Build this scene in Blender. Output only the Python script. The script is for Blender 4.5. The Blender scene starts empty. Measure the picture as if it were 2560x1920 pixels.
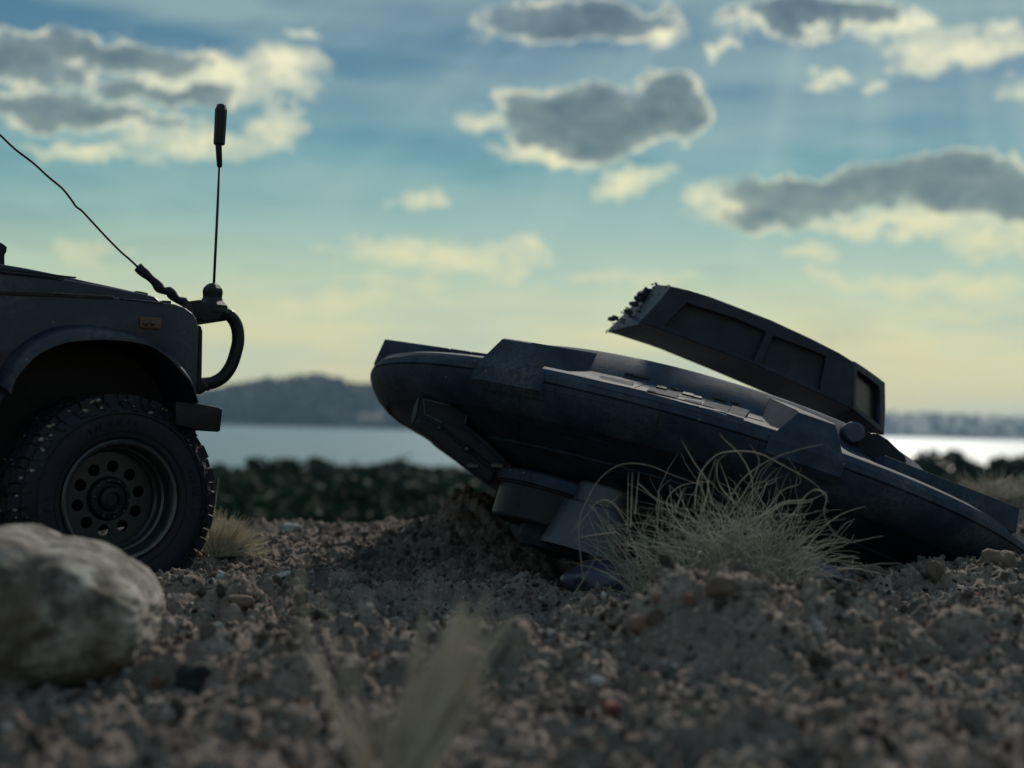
import bpy, bmesh, math, random
import numpy as np
from mathutils import Vector, Matrix, noise as mnoise
from mathutils.bvhtree import BVHTree
R_ = random.Random(7)
rng = np.random.default_rng(11)
scene = bpy.context.scene
COL = scene.collection

# ------------------------------------------------------------------ camera
FPX = 3517.0
ROLL = math.radians(1.5); PITCH = math.atan(94 / FPX)
EYE = Vector((0, 0, 0.09))
CF = Vector((0, math.cos(PITCH), math.sin(PITCH)))
u0 = Vector((0, -math.sin(PITCH), math.cos(PITCH))); r0 = Vector((1, 0, 0))
CR = r0 * math.cos(ROLL) + u0 * math.sin(ROLL)
CU = -r0 * math.sin(ROLL) + u0 * math.cos(ROLL)
cam_d = bpy.data.cameras.new('camera'); cam = bpy.data.objects.new('camera', cam_d); COL.objects.link(cam)
m = Matrix.Identity(4)
for i in range(3):
    m[i][0] = CR[i]; m[i][1] = CU[i]; m[i][2] = -CF[i]; m[i][3] = EYE[i]
cam.matrix_world = m
cam_d.sensor_width = 36.0; cam_d.lens = 36.0 * FPX / 2560
cam_d.clip_start = 0.01; cam_d.clip_end = 20000
cam_d.dof.use_dof = True; cam_d.dof.focus_distance = 0.775; cam_d.dof.aperture_fstop = 8.6
scene.camera = cam
scene.view_settings.view_transform = 'Standard'; scene.view_settings.look = 'None'
scene.view_settings.exposure = 0.25; scene.view_settings.gamma = 1.0
scene.view_settings.use_curve_mapping = False

# ------------------------------------------------------------------ sun and sky
SUN_AZ = math.radians(15.0); SUN_EL = math.radians(33.0)
SUN_DIR = Vector((math.sin(SUN_AZ) * math.cos(SUN_EL), math.cos(SUN_AZ) * math.cos(SUN_EL), math.sin(SUN_EL)))
sl = bpy.data.lights.new('sun', 'SUN'); sl.energy = 2.6; sl.angle = math.radians(5.0); sl.color = (1.0, 0.93, 0.82)
sun = bpy.data.objects.new('sun', sl); COL.objects.link(sun)
sun.rotation_euler = (-SUN_DIR).to_track_quat('-Z', 'Y').to_euler()

world = bpy.data.worlds.new('World'); scene.world = world; world.use_nodes = True
wn = world.node_tree; wn.nodes.clear()

class NB:
    """tiny node builder"""
    def __init__(s, t): s.t = t
    def n(s, typ, **k):
        nd = s.t.nodes.new(typ)
        for a, b in k.items(): setattr(nd, a, b)
        return nd
    def set(s, inp, v):
        if isinstance(v, (int, float)): inp.default_value = v
        elif isinstance(v, (tuple, list)): inp.default_value = v
        else: s.t.links.new(v, inp)
    def math(s, op, a, b=0.0, c=None, clamp=False):
        nd = s.n('ShaderNodeMath', operation=op, use_clamp=clamp)
        s.set(nd.inputs[0], a); s.set(nd.inputs[1], b)
        if c is not None: s.set(nd.inputs[2], c)
        return nd.outputs[0]
    def mix(s, f, a, b, blend='MIX', clampf=True):
        nd = s.n('ShaderNodeMix', data_type='RGBA', blend_type=blend)
        s.set(nd.inputs[0], f); s.set(nd.inputs[6], a); s.set(nd.inputs[7], b)
        return nd.outputs[2]
    def ramp(s, f, stops, interp='LINEAR'):
        nd = s.n('ShaderNodeValToRGB'); cr = nd.color_ramp; cr.interpolation = interp
        while len(cr.elements) < len(stops): cr.elements.new(0.5)
        for e, (p, c) in zip(cr.elements, stops):
            e.position = p; e.color = (c, c, c, 1) if isinstance(c, (int, float)) else (*c, 1)
        s.set(nd.inputs[0], f)
        return nd.outputs[0]
    def noise(s, vec, scale, detail=4, rough=0.55, out=0, dist=0.0, dim='3D'):
        nd = s.n('ShaderNodeTexNoise', noise_dimensions=dim)
        if vec is not None: s.set(nd.inputs['Vector'], vec)
        nd.inputs['Scale'].default_value = scale; nd.inputs['Detail'].default_value = detail
        nd.inputs['Roughness'].default_value = rough; nd.inputs['Distortion'].default_value = dist
        return nd.outputs[out]
    def sep(s, v):
        nd = s.n('ShaderNodeSeparateXYZ'); s.set(nd.inputs[0], v); return nd.outputs
    def comb(s, x, y, z):
        nd = s.n('ShaderNodeCombineXYZ'); s.set(nd.inputs[0], x); s.set(nd.inputs[1], y); s.set(nd.inputs[2], z); return nd.outputs[0]

def s2l(*c):
    return tuple(((v / 255.0 + 0.055) / 1.055) ** 2.4 if v > 10 else v / 255.0 / 12.92 for v in c)

def ray(sx, sy):
    return (CF * FPX + CR * (sx - 1280) - CU * (sy - 960)).normalized()
def P(sx, sy, Y):                       # photo pixel -> point of the place at depth Y
    d = ray(sx, sy); return EYE + d * ((Y - EYE.y) / d.y)

w = NB(wn)
tc = w.n('ShaderNodeTexCoord').outputs['Generated']
dx, dy, dz = w.sep(tc)
az = w.math('ARCTAN2', dx, dy)                               # azimuth, 0 straight ahead
el = w.math('ARCSINE', w.math('MAXIMUM', w.math('MINIMUM', dz, 1.0), -1.0))
sky = w.n('ShaderNodeTexSky', sky_type='NISHITA'); sky.sun_disc = False
sky.sun_elevation = SUN_EL; sky.sun_rotation = SUN_AZ; sky.air_density = 1.2; sky.dust_density = 1.5; sky.ozone_density = 2.0
eln = w.math('DIVIDE', el, math.pi / 2)
elp = w.math('MAXIMUM', eln, 0.0)
# tint of the evening air, by height above the horizon (same all round)
tint = w.ramp(elp, [(0.0, s2l(198, 190, 144)), (0.040, s2l(200, 198, 152)), (0.066, s2l(164, 186, 160)), (0.088, s2l(126, 164, 158)),
                    (0.115, s2l(86, 140, 150)), (0.148, s2l(66, 114, 138)), (0.21, s2l(54, 96, 124)), (0.45, s2l(58, 104, 144)), (1.0, s2l(72, 110, 148))])
tint10 = w.n('ShaderNodeVectorMath', operation='SCALE'); w.set(tint10.inputs[0], tint); tint10.inputs[3].default_value = 10.0
base = w.mix(0.95, sky.outputs[0], tint10.outputs[0])
# brighter round the veiled sun
sd = w.n('ShaderNodeVectorMath', operation='DOT_PRODUCT'); w.set(sd.inputs[0], tc); sd.inputs[1].default_value = SUN_DIR
glow = w.math('POWER', w.math('MAXIMUM', sd.outputs['Value'], 0.0), 22.0)
base = w.mix(w.math('MULTIPLY', glow, 0.17), base, tuple(10 * c for c in s2l(186, 220, 210)) + (1,))
ra_ = w.math('ARCTAN2', w.math('SUBTRACT', el, SUN_EL), w.math('SUBTRACT', az, SUN_AZ))
rn = w.noise(w.comb(w.math('MULTIPLY', ra_, 3.0), 0.0, 5.0), 2.2, 3, 0.6)
fall = w.math('POWER', w.math('MAXIMUM', sd.outputs['Value'], 0.0), 9.0)
base = w.mix(w.math('MULTIPLY', w.ramp(rn, [(0.48, 0.0), (0.68, 0.30)]), fall), base, tuple(10 * c for c in s2l(206, 222, 208)) + (1,))
# dim high veils
sv = w.comb(w.math('MULTIPLY', az, 3.2), w.math('MULTIPLY', el, 15.0), 0.7)
veil = w.noise(sv, 1.9, 5, 0.5)
base = w.mix(w.ramp(veil, [(0.40, 0.0), (0.66, 0.55)]), base, tuple(10 * c for c in s2l(152, 178, 172)) + (1,))
base = w.mix(w.ramp(veil, [(0.25, 0.30), (0.45, 0.0)]), base, tuple(10 * c for c in s2l(74, 116, 136)) + (1,))

# cumulus: soft masses standing where they stand in the sky; lumpy by noise, bright where thin and grey where thick
def cdir(Dx, Dy):
    d = ray(Dx * 1.1573, Dy * 1.1573)
    return math.atan2(d.x, d.y), math.asin(d.z)
clouds = [  # Dx, Dy, rx, ry, weight
    (1270, 262, 215, 80, 1.2), (1450, 225, 95, 75, 1.1), (1160, 250, 110, 75, 1.1), (1030, 268, 70, 26, .62), (1180, 335, 110, 26, .75),
    (1370, 385, 115, 30, .72), (905, 442, 68, 30, .60), (1480, 325, 22, 16, .55),
    (620, 160, 105, 60, .74), (480, 175, 210, 55, .70), (230, 115, 230, 40, .95), (140, 250, 230, 42, 1.05), (330, 205, 160, 26, .82), (200, 338, 210, 22, .70), (420, 320, 160, 42, .70), (600, 290, 80, 55, .66),
    (40, 130, 150, 60, 1.0), (670, 75, 45, 16, .5),
    (1260, 38, 250, 48, 1.0), (1430, 70, 90, 28, .7), (1760, 38, 190, 44, 1.0), (2010, 110, 110, 36, .68), (2130, 90, 130, 45, .72), (1592, 110, 20, 34, .58), (1940, 60, 80, 40, .7),
    (1770, 190, 70, 22, .60), (1880, 185, 40, 22, .6), (2200, 190, 60, 20, .5),
    (1790, 418, 220, 46, 1.15), (1650, 462, 150, 40, .84), (2060, 395, 190, 62, 1.2), (2230, 415, 170, 52, 1.15), (1900, 410, 120, 48, 1.0), (1950, 480, 220, 24, .8), (2150, 505, 140, 46, .70), (1540, 440, 60, 34, .60),
    (960, 555, 250, 46, .66), (1120, 555, 80, 36, .66), (1760, 545, 90, 18, .55), (1800, 560, 50, 16, .5),
    (1780, 607, 80, 22, .60), (1950, 600, 100, 34, .62), (2110, 608, 110, 28, .62), (2060, 665, 160, 20, .48), (700, 650, 300, 24, .45),
    (180, 540, 90, 30, .5), (1350, 600, 180, 22, .42), (850, 620, 120, 22, .42), (1500, 740, 400, 22, .36), (2000, 730, 260, 18, .36),
]
wx = w.noise(w.comb(w.math('MULTIPLY', az, 1.0), w.math('MULTIPLY', el, 1.35), 3.3), 16.0, 6, 0.62)
wy = w.noise(w.comb(w.math('MULTIPLY', az, 1.0), w.math('MULTIPLY', el, 1.35), 9.1), 16.0, 6, 0.62)
azw = w.math('ADD', az, w.math('MULTIPLY', w.math('SUBTRACT', wx, 0.5), 0.105))
elw = w.math('ADD', el, w.math('MULTIPLY', w.math('SUBTRACT', wy, 0.5), 0.062))
field = None; fieldb = None
for (cx, cy, rx, ry, wt) in clouds:
    a, e = cdir(cx, cy)
    ra = rx / 3039 * 1.10; re_ = ry / 3039 * 1.12
    p = w.math('MULTIPLY', w.math('SUBTRACT', azw, a), 1 / ra)
    q = w.math('MULTIPLY', w.math('SUBTRACT', elw, e), 1 / re_)
    r2 = w.math('ADD', w.math('MULTIPLY', p, p), w.math('MULTIPLY', q, q))
    v = w.math('MULTIPLY', w.math('SUBTRACT', 1.0, r2), wt * 1.15)
    if wt > .8: field = v if field is None else w.math('SMOOTH_MAX', field, v, 0.12)
    else: fieldb = v if fieldb is None else w.math('SMOOTH_MAX', fieldb, v, 0.08)
# the same kind of cloud all round, outside the picture
fn = w.noise(w.comb(w.math('MULTIPLY', az, 1.0), w.math('MULTIPLY', el, 3.0), 1.0), 5.0, 6, 0.58)
outm = w.math('SUBTRACT', 1.0, w.math('MULTIPLY',
      w.math('LESS_THAN', w.math('ABSOLUTE', az), 0.40), w.math('LESS_THAN', el, 0.335)))
gen = w.math('MULTIPLY', w.math('SUBTRACT', fn, 0.50), 4.0)
gen = w.math('SUBTRACT', gen, w.math('MULTIPLY', w.math('SUBTRACT', 1.0, outm), 9.0))
field = w.math('MAXIMUM', field, gen)
fine = w.noise(w.comb(az, w.math('MULTIPLY', el, 1.3), 2.0), 40.0, 7, 0.66)
field = w.math('ADD', field, w.math('MULTIPLY', w.math('SUBTRACT', fine, 0.5), 1.15))
wisp = w.noise(w.comb(az, w.math('MULTIPLY', el, 2.2), 12.0), 30.0, 8, 0.70)
fa = w.math('ADD', field, w.math('MULTIPLY', w.math('SUBTRACT', wisp, 0.5), 0.9))
alpha = w.ramp(fa, [(0.06, 0.0), (0.22, 0.16), (0.46, 0.72), (0.80, 0.95)], 'EASE')
K = 10.0
def k10(*c): return tuple(K * v for v in s2l(*c))
thin = w.mix(w.ramp(elp, [(0.05, 0.0), (0.25, 1.0)]), k10(208, 204, 160) + (1,), k10(255, 248, 214) + (1,))
half = w.mix(w.ramp(elp, [(0.05, 0.0), (0.25, 1.0)]), k10(184, 188, 156) + (1,), k10(160, 178, 176) + (1,))
lump = w.noise(w.comb(az, w.math('MULTIPLY', el, 1.6), 7.0), 20.0, 7, 0.62)
# the rim varies at random, brighter where the lump noise is high
thin = w.mix(w.ramp(lump, [(0.30, 0.0), (0.44, 1.0)]), half, thin)
mid = w.mix(w.ramp(elp, [(0.05, 0.0), (0.22, 1.0)]), k10(146, 158, 144) + (1,), k10(104, 126, 140) + (1,))
core = w.mix(w.ramp(elp, [(0.05, 0.0), (0.22, 1.0)]), k10(104, 126, 128) + (1,), k10(60, 82, 102) + (1,))
fl = w.math('ADD', field, w.math('MULTIPLY', w.math('SUBTRACT', lump, 0.5), 1.2))
ccol = w.mix(w.ramp(w.math('MULTIPLY', fl, 0.6), [(0.20, 0.0), (0.36, 1.0)], 'EASE'), thin, mid)
core = w.mix(w.ramp(wisp, [(0.40, 0.0), (0.62, 0.55)]), core, mid)
ccol = w.mix(w.ramp(w.math('MULTIPLY', fl, 0.6), [(0.26, 0.0), (0.70, 1.0)], 'EASE'), ccol, core)
fb = w.math('ADD', fieldb, w.math('MULTIPLY', w.math('SUBTRACT', wisp, 0.5), 1.6))
fb = w.math('ADD', fb, w.math('MULTIPLY', w.math('SUBTRACT', fine, 0.5), 1.0))
fb = w.math('SUBTRACT', fb, 0.10)
colr = w.mix(w.ramp(fb, [(0.02, 0.0), (0.35, 0.38), (0.85, 0.85)], 'EASE'), base, thin)
colr = w.mix(alpha, colr, ccol)
# below the horizon the world shows only ground-toned dimness
colr = w.mix(w.ramp(w.math('MULTIPLY_ADD', eln, 1.0, 0.5), [(0.48, 1.0), (0.499, 0.0)]), colr, k10(70, 74, 68) + (1,))
bg = w.n('ShaderNodeBackground'); w.set(bg.inputs[0], colr); bg.inputs[1].default_value = 0.10
wo = w.n('ShaderNodeOutputWorld'); wn.links.new(bg.outputs[0], wo.inputs[0])
world.cycles.sampling_method = 'MANUAL'; world.cycles.sample_map_resolution = 1024

# ------------------------------------------------------------------ materials
def mat(name, build):
    mt = bpy.data.materials.new(name); mt.use_nodes = True
    t = mt.node_tree; t.nodes.clear(); b = NB(t)
    out = b.n('ShaderNodeOutputMaterial'); pr = b.n('ShaderNodeBsdfPrincipled')
    t.links.new(pr.outputs[0], out.inputs[0])
    b.pr = pr; b.out = out
    b.obj = b.n('ShaderNodeTexCoord').outputs['Object']
    build(b)
    return mt
def bump(b, h, strength, dist):
    nd = b.n('ShaderNodeBump'); nd.inputs['Strength'].default_value = strength; nd.inputs['Distance'].default_value = dist
    b.set(nd.inputs['Height'], h); b.t.links.new(nd.outputs[0], b.pr.inputs['Normal'])
def simple(name, c, rough=0.5, c2=None, scale=200, spec=0.5, metal=0.0, dust=None, dthr=(0.55, 0.75), bs=0.15, bd=0.0003, dscale=90):
    def f(b):
        c2_ = c2 or tuple(x * 1.5 for x in c)
        n1 = b.noise(b.obj, scale, 5, 0.6)
        col = b.mix(b.ramp(n1, [(0.3, 0.0), (0.7, 1.0)]), (*c, 1), (*c2_, 1))
        rr = b.math('MULTIPLY_ADD', n1, 0.25, rough - 0.12)
        if dust:
            n2 = b.noise(b.obj, dscale, 6, 0.7); n3 = b.noise(b.obj, 900, 3, 0.6)
            mk = b.math('MULTIPLY', b.ramp(n2, [(dthr[0], 0.0), (dthr[1], 1.0)]), b.ramp(n3, [(0.35, 0.2), (0.65, 1.0)]))
            col = b.mix(mk, col, (*dust, 1)); rr = b.math('MAXIMUM', rr, b.math('MULTIPLY', mk, 0.9))
        b.set(b.pr.inputs['Base Color'], col); b.set(b.pr.inputs['Roughness'], rr)
        b.pr.inputs['Metallic'].default_value = metal
        b.pr.inputs['Specular IOR Level'].default_value = spec
        bump(b, n1, bs, bd)
    return mat(name, f)

def specks(name, c, c2, dustc, rough=0.42, spec=0.5):
    """moulded plastic with fine dust specks and faint grime"""
    def f(b):
        n1 = b.noise(b.obj, 60, 6, 0.65); n2 = b.noise(b.obj, 18, 4, 0.6)
        col = b.mix(b.ramp(n1, [(0.38, 0.0), (0.62, 1.0)]), tuple(x * .9 for x in c) + (1,), tuple(x * 1.05 for x in c2) + (1,))
        vo = b.n('ShaderNodeTexVoronoi'); b.set(vo.inputs['Vector'], b.obj); vo.inputs['Scale'].default_value = 130
        sp = b.ramp(vo.outputs['Distance'], [(0.06, 1.0), (0.12, 0.0)])
        cs = b.sep(vo.outputs['Color'])
        sp = b.math('MULTIPLY', sp, b.math('GREATER_THAN', cs[0], 0.86))
        nn = b.noise(b.obj, 420, 4, 0.7)
        gr = b.math('MULTIPLY', b.ramp(n2, [(0.48, 0.0), (0.72, 0.55)]), b.ramp(nn, [(0.4, 0.15), (0.62, 1.0)]))
        mk = b.math('MAXIMUM', sp, gr)
        col = b.mix(mk, col, (*dustc, 1))
        b.set(b.pr.inputs['Base Color'], col)
        b.set(b.pr.inputs['Roughness'], b.math('MULTIPLY_ADD', mk, 0.4, b.math('MULTIPLY_ADD', n1, 0.2, rough - 0.1)))
        b.pr.inputs['Specular IOR Level'].default_value = spec
        bump(b, b.math('MULTIPLY_ADD', n1, 1.5, nn), 0.35, 0.0003)
    return mat(name, f)

M = {}
M['hull'] = specks('grey_plastic', (.016, .026, .046), (.029, .043, .070), (.15, .16, .17), 0.74, .16)
M['hull_dark'] = specks('dark_plastic', (.009, .012, .018), (.015, .019, .028), (.05, .05, .055), 0.55, .2)
M['canopy'] = specks('slate_plastic', (.008, .014, .028), (.015, .023, .042), (.10, .10, .12), 0.5, .3)
M['paint'] = specks('navy_paint', (.004, .009, .024), (.007, .014, .034), (.12, .12, .13), 0.40, .4)
M['trim'] = simple('black_plastic', (.006, .007, .010), 0.5, spec=.25, dust=(.07, .065, .06), dthr=(.58, .8))
M['rubber'] = simple('rubber', (.008, .009, .015), 0.62, (.015, .016, .026), 300, spec=.25, dust=(.09, .085, .075), dthr=(.60, .80), bs=.3, bd=.0004)
M['steel'] = simple('dull_steel', (.018, .020, .023), 0.36, (.034, .037, .042), 260, metal=.6, dust=(.05, .05, .05), dthr=(.55, .8))
M['bright'] = simple('silver_plastic', (.035, .042, .052), 0.4, (.055, .065, .075), 200, metal=.2, dust=(.12, .11, .10))
M['lip'] = simple('rim_metal', (.055, .057, .062), 0.36, (.09, .093, .10), 260, metal=.75, dust=(.09, .088, .085), dthr=(.5, .8))
M['deck'] = specks('matt_deck_plastic', (.014, .020, .034), (.022, .032, .052), (.08, .085, .09), 0.85, .08)
M['navy'] = simple('navy_plastic', (.010, .012, .030), 0.45, (.014, .018, .045), 120, dust=(.08, .08, .09))
M['blue'] = simple('blue_plastic', (.012, .024, .05), 0.5, (.018, .034, .066), 120)
M['amber'] = simple('amber_lens', (.055, .024, .014), 0.35, (.08, .034, .018), 400, bs=.4, bd=.0006)
M['seam_shade'] = simple('seam_shade_black', (.004, .004, .005), 0.7)
M['glass'] = simple('smoked_pane', (.008, .010, .011), 0.25, (.018, .022, .022), 30, spec=.4)

def mk_ground(b):
    n1 = b.noise(b.obj, 38, 7, 0.62); n2 = b.noise(b.obj, 420, 5, 0.7); n3 = b.noise(b.obj, 7, 4, 0.5); n4 = b.noise(b.obj, 1400, 3, .6)
    c = b.ramp(n1, [(0.28, (.10, .075, .062)), (0.5, (.20, .152, .126)), (0.72, (.30, .238, .200))])
    c = b.mix(b.ramp(n3, [(0.4, 0.0), (0.65, 0.5)]), c, (.085, .082, .080, 1))
    c = b.mix(b.ramp(n2, [(0.56, 0.0), (0.68, 0.8)]), c, (.42, .36, .32, 1))
    c = b.mix(b.ramp(n2, [(0.30, 0.85), (0.42, 0.0)]), c, (.022, .020, .020, 1))
    b.set(b.pr.inputs['Base Color'], c); b.pr.inputs['Roughness'].default_value = 0.92
    b.pr.inputs['Specular IOR Level'].default_value = 0.2
    bump(b, b.math('MULTIPLY_ADD', n4, 0.4, n2), 0.9, 0.0016)
M['ground'] = mat('gritty_soil', mk_ground)
def mk_gravel(b):
    rnd = b.n('ShaderNodeObjectInfo').outputs['Random']
    n = b.noise(b.obj, 3, 4, 0.6)
    c = b.ramp(rnd, [(0.0, (.06, .047, .042)), (0.2, (.15, .118, .10)), (0.5, (.23, .185, .16)), (0.74, (.15, .15, .15)), (0.86, (.32, .28, .24)), (0.95, (.26, .13, .09)), (0.97, (.48, .46, .43))], 'CONSTANT')
    c = b.mix(b.ramp(n, [(0.3, 0.5), (0.6, 0.0)]), c, (.05, .04, .036, 1))
    b.set(b.pr.inputs['Base Color'], c); b.pr.inputs['Roughness'].default_value = 0.85
    b.pr.inputs['Specular IOR Level'].default_value = 0.25
    bump(b, b.noise(b.obj, 9, 4, .7), 0.5, 0.1)
M['gravel'] = mat('gravel', mk_gravel)
def stone_mat(name, stops, spot=None, scale=45, bd=.0015):
    def f(b):
        n1 = b.noise(b.obj, scale, 6, 0.6); n2 = b.noise(b.obj, scale * 0.45, 4, 0.5, dist=.6); n3 = b.noise(b.obj, scale * 7, 4, .7)
        c = b.ramp(n1, stops)
        if spot: c = b.mix(b.ramp(n2, [(0.54, 0.0), (0.66, 0.85)]), c, (*spot, 1))
        c = b.mix(b.ramp(n3, [(0.32, 0.6), (0.46, 0.0)]), c, (stops[0][1][0] * .5, stops[0][1][1] * .5, stops[0][1][2] * .5, 1))
        b.set(b.pr.inputs['Base Color'], c); b.pr.inputs['Roughness'].default_value = 0.88
        b.pr.inputs['Specular IOR Level'].default_value = 0.3
        bump(b, n3, 0.6, bd)
    return mat(name, f)
M['rock'] = stone_mat('pale_rock', [(0.34, (.055, .045, .036)), (0.45, (.125, .108, .09)), (0.55, (.23, .205, .175)), (0.66, (.34, .315, .28))], (.09, .065, .045), 85)
M['red_stone'] = stone_mat('red_stone', [(.3, (.16, .055, .045)), (.7, (.26, .10, .085))], None, 200)
M['pink_stone'] = stone_mat('pink_stone', [(.3, (.20, .125, .10)), (.7, (.32, .22, .18))], None, 200)
M['pale_stone'] = stone_mat('pale_stone', [(.3, (.28, .27, .24)), (.7, (.48, .47, .44))], None, 200)
M['dark_stone'] = stone_mat('dark_stone', [(.3, (.014, .018, .016)), (.7, (.035, .04, .036))], None, 200)
M['brown_stone'] = stone_mat('brown_stone', [(.3, (.10, .07, .055)), (.7, (.19, .14, .11))], None, 200)
M['dirt'] = stone_mat('dry_mud', [(.3, (.16, .15, .13)), (.7, (.34, .32, .29))], None, 300)
def straw(name, a, c2):
    def f(b):
        n = b.noise(b.obj, 60, 3, .6); 
        b.set(b.pr.inputs['Base Color'], b.mix(b.ramp(n, [(.35, 0.), (.65, 1.)]), (*a, 1), (*c2, 1)))
        b.pr.inputs['Roughness'].default_value = 0.75; b.pr.inputs['Specular IOR Level'].default_value = .25
        b.pr.inputs['Subsurface Weight'].default_value = 0.0
    return mat(name, f)
M['straw_grey'] = straw('grey_straw', (.20, .18, .145), (.40, .37, .30))
M['straw_pale'] = straw('pale_straw', (.42, .36, .25), (.60, .53, .38))
M['straw_dim'] = straw('dim_straw', (.34, .29, .225), (.50, .43, .34))
def foliage(name, a, c2, sc):
    def f(b):
        n = b.noise(b.obj, sc, 5, .65)
        b.set(b.pr.inputs['Base Color'], b.mix(b.ramp(n, [(.35, 0.), (.68, 1.)]), (*a, 1), (*c2, 1)))
        b.pr.inputs['Roughness'].default_value = 0.8; b.pr.inputs['Specular IOR Level'].default_value = .2
    return mat(name, f)
M['leaf'] = foliage('leaf', (.012, .030, .020), (.026, .052, .032), .6)
M['leaf2'] = foliage('olive_leaf', (.030, .048, .030), (.075, .092, .058), .6)
M['leaf_far'] = foliage('forest', (.014, .028, .026), (.04, .062, .05), .02)
M['bark'] = foliage('bark', (.05, .04, .03), (.09, .07, .055), 4)
M['slope'] = foliage('scrub_soil', (.020, .032, .020), (.050, .060, .036), .5)
def mk_water(b):
    v = b.n('ShaderNodeMapping'); b.set(v.inputs[0], b.obj); v.inputs['Scale'].default_value = (.25, 1.0, 1)
    n = b.noise(v.outputs[0], .35, 4, .6)
    b.pr.inputs['Base Color'].default_value = (.10, .18, .20, 1); b.pr.inputs['Roughness'].default_value = .42
    b.pr.inputs['IOR'].default_value = 1.33; b.pr.inputs['Specular IOR Level'].default_value = .36
    bump(b, n, .55, .6)
M['water'] = mat('lake_water', mk_water)

# ------------------------------------------------------------------ mesh helpers
ORIG = {}
def link(o, parent):
    COL.objects.link(o)
    if parent is not None: o.parent = parent
def root(name, loc, label, cat, group=None):
    o = bpy.data.objects.new(name, None); COL.objects.link(o); o.location = loc; o.empty_display_size = .01
    o['label'] = label; o['category'] = cat
    if group: o['group'] = group
    ORIG[o.name] = Vector(loc); return o
def rloc(p):
    while p.parent is not None: p = p.parent
    return ORIG[p.name]
def build(name, bm_or_data, material, parent=None, smooth=False, loc=None, label=None, cat=None, group=None, kind=None, angle=None):
    me = bpy.data.meshes.new(name)
    off = rloc(parent) if parent is not None else (Vector(loc) if loc is not None else Vector((0, 0, 0)))
    if isinstance(bm_or_data, bmesh.types.BMesh):
        bm = bm_or_data
        bmesh.ops.translate(bm, verts=bm.verts, vec=-off)
        bmesh.ops.recalc_face_normals(bm, faces=bm.faces) if len(bm.faces) < 60000 else None
        bm.to_mesh(me); bm.free()
    else:
        V, Fc = bm_or_data
        V = np.asarray(V, dtype=np.float64) - np.array(off)
        me.from_pydata(V.tolist(), [], Fc if isinstance(Fc, list) else Fc.tolist())
    if smooth:
        me.polygons.foreach_set('use_smooth', [True] * len(me.polygons))
        if angle is not None:
            me.set_sharp_from_angle(angle=math.radians(angle))
    me.materials.append(material); me.update()
    o = bpy.data.objects.new(name, me); link(o, parent)
    if parent is None: o.location = off
    if parent is None: ORIG[o.name] = off
    if label: o['label'] = label
    if cat: o['category'] = cat
    if group: o['group'] = group
    if kind: o['kind'] = kind
    return o

def add_prism(bm, pts, vec, bev=0.0, seg=2, taper=None):
    vs = [bm.verts.new(p) for p in pts]
    vec = Vector(vec)
    if taper is None: vs2 = [bm.verts.new(Vector(p) + vec) for p in pts]
    else:
        c = sum((Vector(p) for p in pts), Vector()) / len(pts)
        vs2 = [bm.verts.new(c + (Vector(p) - c) * taper + vec) for p in pts]
    fs = [bm.faces.new(vs), bm.faces.new(list(reversed(vs2)))]
    n = len(pts)
    for i in range(n): fs.append(bm.faces.new([vs[i], vs2[i], vs2[(i + 1) % n], vs[(i + 1) % n]]))
    bmesh.ops.recalc_face_normals(bm, faces=fs)
    if bev > 0:
        es = list({e for f in fs for e in f.edges})
        bmesh.ops.bevel(bm, geom=es, offset=bev, segments=seg, affect='EDGES', profile=.6, clamp_overlap=True)
def add_box(bm, c, ax, ay, az_, bev=0.0):
    c = Vector(c); ax = Vector(ax); ay = Vector(ay); az_ = Vector(az_)
    pts = [c - ax - ay - az_, c + ax - ay - az_, c + ax + ay - az_, c - ax + ay - az_]
    add_prism(bm, pts, az_ * 2, bev)
def smooth_path(pts, sub=6):
    pts = [Vector(p) for p in pts]; out = []
    n = len(pts)
    for i in range(n - 1):
        p0 = pts[max(i - 1, 0)]; p1 = pts[i]; p2 = pts[i + 1]; p3 = pts[min(i + 2, n - 1)]
        for k in range(sub):
            t = k / sub
            out.append(.5 * ((2 * p1) + (-p0 + p2) * t + (2 * p0 - 5 * p1 + 4 * p2 - p3) * t * t + (-p0 + 3 * p1 - 3 * p2 + p3) * t ** 3))
    out.append(pts[-1]); return out
def add_tube(bm, path, rad, seg=10, caps=True):
    path = [Vector(p) for p in path]; n = len(path)
    rings = []; prev = None
    for i, p in enumerate(path):
        t = (path[min(i + 1, n - 1)] - path[max(i - 1, 0)]).normalized()
        if prev is None:
            a = Vector((0, 0, 1)) if abs(t.z) < .9 else Vector((1, 0, 0))
            s = t.cross(a).normalized()
        else: s = (prev - t * prev.dot(t)).normalized()
        prev = s; q = t.cross(s)
        r = rad[i] if isinstance(rad, (list, tuple)) else rad
        rings.append([bm.verts.new(p + (s * math.cos(6.28318 * k / seg) + q * math.sin(6.28318 * k / seg)) * r) for k in range(seg)])
    for i in range(n - 1):
        for k in range(seg):
            bm.faces.new([rings[i][k], rings[i][(k + 1) % seg], rings[i + 1][(k + 1) % seg], rings[i + 1][k]])
    if caps: bm.faces.new(list(reversed(rings[0]))); bm.faces.new(rings[-1])
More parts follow.
